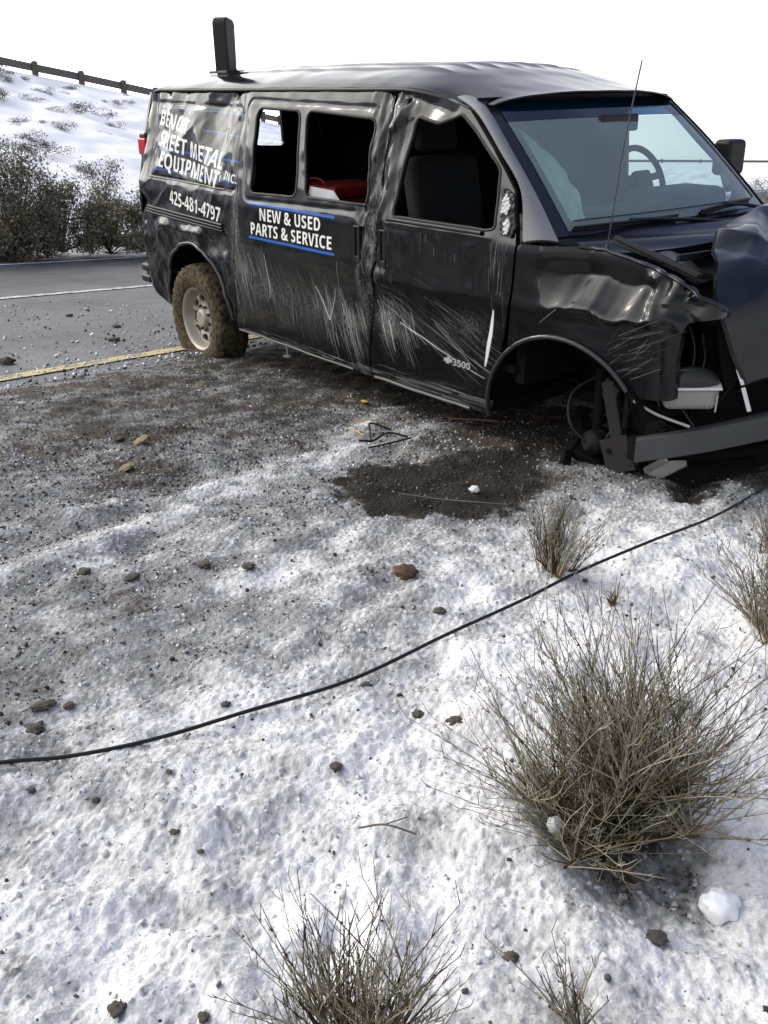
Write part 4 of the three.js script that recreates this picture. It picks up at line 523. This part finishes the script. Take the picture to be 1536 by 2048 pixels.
// leafy roadside shrubs across the road: limbs plus many small grey-green leaf faces
const leafM = ['#6a6654', '#7b7661', '#504d3f', '#8c8772'].map(c => { const m = mat(1, 1, 1, .95, { specularIntensity: .2 }); m.color.set(c).multiplyScalar(.9); return m; });
function shrubGeo(H, W, seed, n) { const r = mulberry(seed), Q = (a, b) => a + (b - a) * r(), wood = { pos: [], idx: [] }, lv = leafM.map(() => ({ pos: [], idx: [] })); const cl = []; const nc = Math.max(6, Math.round(n / 170));
  for (let i = 0; i < nc; i++) { const a = Q(0, 6.283), q = Math.sqrt(r()), h = Math.pow(r(), .8); cl.push(V(Math.cos(a) * q * W * .5 * (1.15 - .6 * h), H * (.02 + .85 * h), Math.sin(a) * q * W * .5 * (1.15 - .6 * h))); const c = cl[i]; stick(wood, [V(0, 0, 0), V(c.x * .4, c.y * .45, c.z * .4), c], .011 * H, .003, 4); }
  for (let i = 0; i < n; i++) { const c = cl[Math.floor(r() * nc)], s = W * .17; const g3 = () => (r() + r() + r() - 1.5) * 1.1; const p = V(c.x + g3() * s, Math.max(.01, c.y + g3() * s * .9), c.z + g3() * s); const A = lv[Math.floor(r() * lv.length)], b = A.pos.length / 3, l = Q(.02, .06), u = V(Q(-1, 1), Q(.0, 1.4), Q(-1, 1)).normalize().multiplyScalar(l), w = V(Q(-1, 1), Q(-1, 1), Q(-1, 1)).normalize().multiplyScalar(l * .3); A.pos.push(p.x - w.x, p.y - w.y, p.z - w.z, p.x + w.x, p.y + w.y, p.z + w.z, p.x + u.x, p.y + u.y, p.z + u.z); A.idx.push(b, b + 1, b + 2); }
  return [accGeo(wood), lv.map(accGeo)]; }
function shrub(label, p, H, W, seed, n, group) { const g = thing('roadside_shrub', label, 'shrub', p, group); const [w, l] = shrubGeo(H, W, seed, n); part('branches', w, twigM[2], g); l.forEach((q, i) => tag(part('foliage', q, leafM[i], g), null, null, null, 'stuff')); return g; }
[[-9.01, -.05, -0.08, 1.75, 1.5], [-9.04, -.05, -0.64, 1.8, 1.55], [-8.5, .0, -0.33, 1.0, 1.15], [-9.4, .0, -1.45, 1.2, .95], [-8.7, .0, -0.95, .8, .85], [-8.9, .0, -1.75, .7, .8], [-9.5, .05, -2.41, .95, 1.0], [-8.7, .0, -1.95, .85, 1.0], [-8.9, .0, -2.6, .75, .7], [-8.35, .0, -.05, .6, .8], [-9.1, .0, -3.1, .95, 1.2], [-9.6, .0, .9, 1.6, 1.5], [-9.3, 0, -4.1, .9, 1.2], [-9.1, .1, 2.1, 1.5, 1.7], [-8.5, .1, 3.4, 1.6, 1.8], [-8.1, .1, 4.8, 1.7, 1.8], [-7.5, .1, 6.3, 1.5, 1.8], [-6.9, .1, 7.9, 1.6, 1.8], [-6.4, .1, 9.6, 1.7, 1.9]].forEach(([x, y, z, h, w], i) => shrub('bushy grey-green shrub in the thicket across the road', [x, y + .02, z], h, w, 100 + i, Math.round(5200 * h), 'shrubs massed across the road'));
const onHill = (u, t) => hillPoint(u, t);
{ const p = V(-13.6, .45, -3.95); shrub('round shrub standing apart on the snowy slope above the thicket', [p.x, p.y, p.z], .95, 1.15, 140, 2200, null); }
[[-20.3, 0, -37.9, .75, 1.3], [-18.8, 0, -36.5, .85, 1.5], [-9.3, 0, -21.2, .75, 1.2], [-11, 0, -23.7, .6, 1.0], [-16, 0, -33, .6, 1.2], [-24, 0, -44, .7, 1.2], [-10.2, 0, -22.2, .6, .9]].forEach(([x, y, z, h, w], i) => shrub('low grey shrub on the snowy plain beyond the van', [x, groundH(x, z, false) - .05, z], h, w, 160 + i, 900, 'shrubs on the far plain'));
// small sage tufts dotted over the embankment
{ const protos = [0, 1, 2, 3].map(i => shrubGeo(.5, 1.0, 200 + i, 800)); const r = mulberry(909); let made = 0;
  for (let i = 0; i < 150; i++) { const u = .15 + .28 * r() * r() ** .2, t = .04 + .9 * r(); const p = hillPoint(u, t); const [w, l] = protos[i % 4]; const g = thing('sage_tuft', 'small dark sage tuft dotting the snowy embankment', 'shrub', [p.x, p.y - .08, p.z], 'sage tufts on the embankment'); const s = (.38 + .95 * r() ** 2.6) * (.7 + .7 * t); g.scale.set(s * 1.1, s * .6, s * 1.4); g.rotation.y = r() * 6.28; part('branches', w, twigM[2], g); tag(part('foliage', merge(l.map(q => q.clone())), leafM[2], g), null, null, null, 'stuff'); made++; } }

// ------------------------------------------------------------------ things lying about
function lumpGeo(r, sx, sy, sz, seed, rough = .25, det = 3) { const g = mergeVertices(new THREE.IcosahedronGeometry(1, det).deleteAttribute('normal').deleteAttribute('uv')); const P = g.attributes.position; const o = seed * 7.7; for (let i = 0; i < P.count; i++) { const x = P.getX(i), y = P.getY(i), z = P.getZ(i); const k = 1 + rough * n3(x * 1.3 + o, y * 1.3, z * 1.3) + rough * .5 * n3(x * 3 + o, y * 3, z * 3) + rough * .22 * n3(x * 7, y * 7 + o, z * 7); P.setXYZ(i, x * k * r * sx, y * k * r * sy, z * k * r * sz); } g.computeVertexNormals(); return g; }
const put = (m, x, z, dy = 0) => { m.position.set(x, groundH(x, z) + dy, z); return m; };
const stoneTex = (a, b, c) => { const q = tileNoise(32, 71), w = tileNoise(8, 72); const t = noiseTex(64, (u, v) => { const k = .55 * q(u, v) + .45 * w(u, v); return [lerp(a[0], b[0], k), lerp(a[1], b[1], k), lerp(a[2], b[2], k)]; }); t.repeat.set(2, 2); return t; };
const brownRock = mat(.085, .052, .032, .9), clodM = mat(.075, .064, .052, .95), tanM = mat(.20, .155, .10, .9), iceM = mat(.55, .57, .58, .25), snowM = mat(.82, .825, .84, .9);
put(solo('brown_rock', lumpGeo(.034, 1.25, .8, 1, 1), brownRock, 'fist-sized rough brown rock on the grey ice', 'rock'), 3.88, 2.34, .012).rotation.y = .5;
put(solo('brown_leaf', lumpGeo(.05, 1.0, .25, .75, 2, .35), tanM, 'larger tan leaf curled on dark gravel', 'leaf'), 1.88, 2.43, .015).rotation.set(.5, .4, .2);
put(solo('brown_leaf', lumpGeo(.04, 1, .25, .7, 3, .35), tanM, 'smaller tan leaf on gravel beside the ice ridge', 'leaf'), 2.21, 2.65, .015).rotation.set(.4, .9, .1);
put(solo('yellow_leaf', lumpGeo(.032, 1, .2, .6, 4, .35), mat(.42, .29, .04, .8), 'small yellow leaf below the sliding door', 'leaf'), 1.71, .89, .014);
put(solo('snow_clump', lumpGeo(.038, 1, .9, 1, 5, .2, 4), snowM, 'clean white snow clump beside the large sagebrush', 'snow clump'), 5.52, 2.845, .03);
put(solo('snow_lump', lumpGeo(.065, .8, .5, 1.0, 6, .22, 5), snowM, 'bright white snow lump behind the low twiggy sagebrush', 'snow lump'), 5.06, 3.56, .0);
put(solo('ice_chunk', lumpGeo(.02, .8, 1, .9, 7, .15), iceM, 'clear pale ice chunk caught in the sagebrush edge', 'ice chunk'), 5.20, 3.0, .05);
put(solo('ice_chunk', lumpGeo(.022, 1.2, .7, 1, 8, .2), iceM, 'pale ice pebble lying on the dark mud patch', 'ice chunk'), 3.36, 1.52, .01);
{ const C = [[1.78, 2.5], [3.18, 3.25], [3.32, 3.13], [3.38, 2.88], [3.51, 2.77], [3.96, 3.68], [3.99, 3.62], [4.04, 3.73], [4.58, 2.87], [4.7, 2.84], [4.66, 3.64], [4.44, 3.73], [4.69, 3.22], [5.5, 3.03], [5.36, 3.29], [4.18, 2.44], [4.32, 3.84], [4.48, 3.56], [5.13, 3.82], [5.04, 3.94], [4.25, 3.28], [-1.76, .97], [-2.56, 1.08], [-1.09, 1.28], [-.47, 2.32], [4.37, 2.89], [4.29, 1.85]];
  C.forEach(([x, z], i) => { const s = [.024, .026, .026, .022, .026, .022, .018, .022, .016, .018, .011, .011, .015, .018, .014, .022, .010, .008, .010, .019, .013, .035, .03, .035, .06, .018, .011][i]; const onRoad = roadP(x, z) > -.35; const m = solo('dirt_clod', lumpGeo(s, R(.8, 1.4), R(.3, .55), R(.8, 1.2), 20 + i, .4), clodM, onRoad ? 'dark dirt clod lying on the asphalt' : s > .0215 ? 'dark dirt clod on the gritty ice' : 'small dark dirt crumb on the old snow', 'dirt clod', onRoad ? 'clods on the asphalt' : s > .0215 ? 'clods on the gritty ice' : 'crumbs on the old snow'); m.position.set(x, (onRoad ? roadH(x, z) + .003 : groundH(x, z)) + s * .2, z); m.rotation.y = R(0, 6); }); }
const gp = (x, z, dy) => [x, groundH(x, z, false) + dy, z];
solo('black_twig', [tube([gp(2.46, 1.49, .02), gp(2.43, 1.38, .02), gp(2.42, 1.27, .03), gp(2.5, 1.20, .02)], .006, 30, 5), tube([gp(2.44, 1.40, .02), gp(2.34, 1.33, .035), gp(2.30, 1.30, .05), gp(2.36, 1.2, .02)], .005, 24, 5), tube([gp(2.53, 1.48, .012), gp(2.52, 1.36, .014), gp(2.53, 1.2, .014)], .005, 24, 5)], mat(.012, .011, .01, .8), 'forked black twig lying on ice beside the mud', 'twig');
solo('straw_stalk', tube([gp(2.16, 1.31, .03), gp(2.2, 1.24, .035), gp(2.25, 1.14, .03)], .0035, 12, 5), mat(.45, .27, .06, .8), 'orange straw stalk behind the forked black twig', 'stalk');
solo('straw_stalk', tube([gp(2.20, 1.36, .03), gp(2.34, 1.37, .02)], .004, 8, 5), mat(.50, .36, .16, .8), 'short pale straw stalk touching the black twig', 'stalk');
solo('red_stick', tube([gp(2.40, .83, .03), gp(2.5, .72, .03), gp(2.6, .64, .03)], .005, 12, 5), mat(.22, .07, .05, .7), 'reddish stick on brown soil near the front door', 'stick');
solo('dry_stalk', tube([gp(3.20, 1.83, .02), gp(3.36, 1.72, .02), gp(3.52, 1.64, .025), gp(3.6, 1.55, .02)], .0025, 20, 4), mat(.15, .11, .085, .8), 'long dry stalk across the dark mud patch', 'stalk');
solo('dry_stalk', [tube([gp(4.93, 3.33, .03), gp(4.97, 3.29, .04), gp(5.02, 3.24, .035)], .003, 12, 4), tube([gp(4.97, 3.29, .04), gp(4.99, 3.24, .05)], .002, 6, 4)], mat(.14, .12, .10, .9), 'short forked stalk lying on clean snow', 'stalk');
// broken plastic reservoir neck by the bumper beam
{ const t = thing('plastic_fitting', 'broken grey-white plastic fitting under the bumper beam', 'plastic part', [3.66, groundH(3.66, .60) + .02, .60]); t.rotation.order = 'YXZ'; t.rotation.set(.0, .95, .5); t.scale.setScalar(1.1); const w = mat(.42, .42, .40, .5); part('body', box(-.04, .13, 0, .055, -.045, .045, .012), w, t); part('neck', new THREE.CylinderGeometry(.035, .042, .07, 20).rotateZ(-Math.PI / 2).translate(.16, .045, 0), mat(.13, .13, .125, .5), t); part('seal_ring', new THREE.TorusGeometry(.034, .009, 8, 24).rotateX(.5).translate(.16, .075, .01), plastic, t); part('orange_clip', box(.20, .235, .05, .075, -.015, .02, .006), mat(.5, .08, .01, .5), t); part('label_patch', box(.06, .10, .0555, .058, -.02, .025, .001), mat(.7, .7, .68, .5), t); }
// thin bent white stake behind the rear wheel
solo('white_stake', [tube([[.28, .035, .52], [.31, .10, .55], [.35, .20, .58]], .006, 10, 5), lumpGeo(.035, 1.2, .25, .7, 9).translate(.27, .045, .52)], mat(.7, .7, .68, .6), 'thin white stake leaning under the sill by the rear wheel', 'stake');
// tow cable stretched across the foreground
{ const P = [[3.3, 7.2], [3.75, 5.4], [4.04, 4.4], [4.19, 3.87], [4.24, 3.73], [4.30, 3.53], [4.34, 3.25], [4.36, 2.94], [4.33, 2.53], [4.29, 2.16], [4.26, 1.84], [4.27, 1.45], [4.23, 1.01], [4.13, .42], [3.98, -.3], [3.7, -1.3]].map(([x, z]) => V(x, groundH(x, z, false) + .014, z)); for (let i = 1; i < P.length - 1; i++) P[i].y = Math.max(P[i].y, 0.3 * (P[i - 1].y + P[i + 1].y) + .4 * P[i].y); solo('steel_cable', tube(P, .0056, 400, 8), mat(.008, .009, .014, .5), 'long thin dark steel cable running across the snow', 'cable'); }
// uncountable grit and ice granules
function scatter(name, n, geo, m, pick, label, cat) { const I = shade(new THREE.InstancedMesh(geo, m, n)); const q = new THREE.Quaternion(), c = new THREE.Color(); let k = 0, tries = 0; const r = mulberry(n); while (k < n && tries < n * 40) { tries++; const o = pick(r); if (!o) continue; q.setFromEuler(new THREE.Euler(r() * 6, r() * 6, r() * 6)); I.setMatrixAt(k, new THREE.Matrix4().compose(V(o.x, o.y, o.z), q, V(o.s, o.s * (.6 + .4 * r()), o.s * (.7 + .5 * r())))); I.setColorAt(k, c.setRGB(...o.c)); k++; } I.count = k; I.name = name; scene.add(I); return tag(I, label, cat, null, 'stuff'); }
const grainGeo = lumpGeo(1, 1, .8, 1, 50, .35, 1);
const area = r => { const u = r(); return u < .62 ? [lerp(1.6, 5.9, r()), lerp(.3, 4.3, r())] : [lerp(-.9, 3.2, r()), lerp(-.2, 4.2, r())]; };
scatter('grit', 26000, grainGeo, mat(1, 1, 1, .9), r => { const [x, z] = area(r), p = roadP(x, z); if (p > -.3) return null; const [c, wet] = snowAt(x, z); if (r() > (c < .5 ? .85 : .06)) return null; const s = .002 + .0065 * r() ** 6; const v = .035 + .10 * r() ** 2; return { x, z, y: groundH(x, z) + s * .2, s, c: [v, v * .93, v * .83] }; }, 'dark grit strewn over the ice and gravel', 'grit');
scatter('ice_granules', 30000, grainGeo, mat(1, 1, 1, .35), r => { const [x, z] = area(r), p = roadP(x, z); if (p > -.1) return null; const [c, wet] = snowAt(x, z); if (r() > (c < .15 ? .1 : c < .3 ? .4 : c < .62 ? .8 : .25) * (wet > .5 ? .12 : 1)) return null; const s = .0022 + .0075 * r() ** 5; const v = lerp(.14, .42, c) + .28 * r() * (.4 + c); return { x, z, y: groundH(x, z) - s * .1, s, c: [v, v, v * 1.01] }; }, 'pale ice granules scattered over the roadside', 'ice');
scatter('road_grit', 2600, grainGeo, mat(1, 1, 1, .7), r => { const s = -3 + 5.5 * r(), p = -.3 + 3.2 * r() ** 2.2; const [x, z] = roadXZ(s, p); const k = .004 + .012 * r() ** 4, v = r() < .7 ? .4 + .35 * r() : .05; return { x, z, y: roadH(x, z) + .004 + k * .2, s: k, c: [v, v, v] }; }, 'ice bits and grit on the near lane', 'grit');
renderer.render(scene, camera);
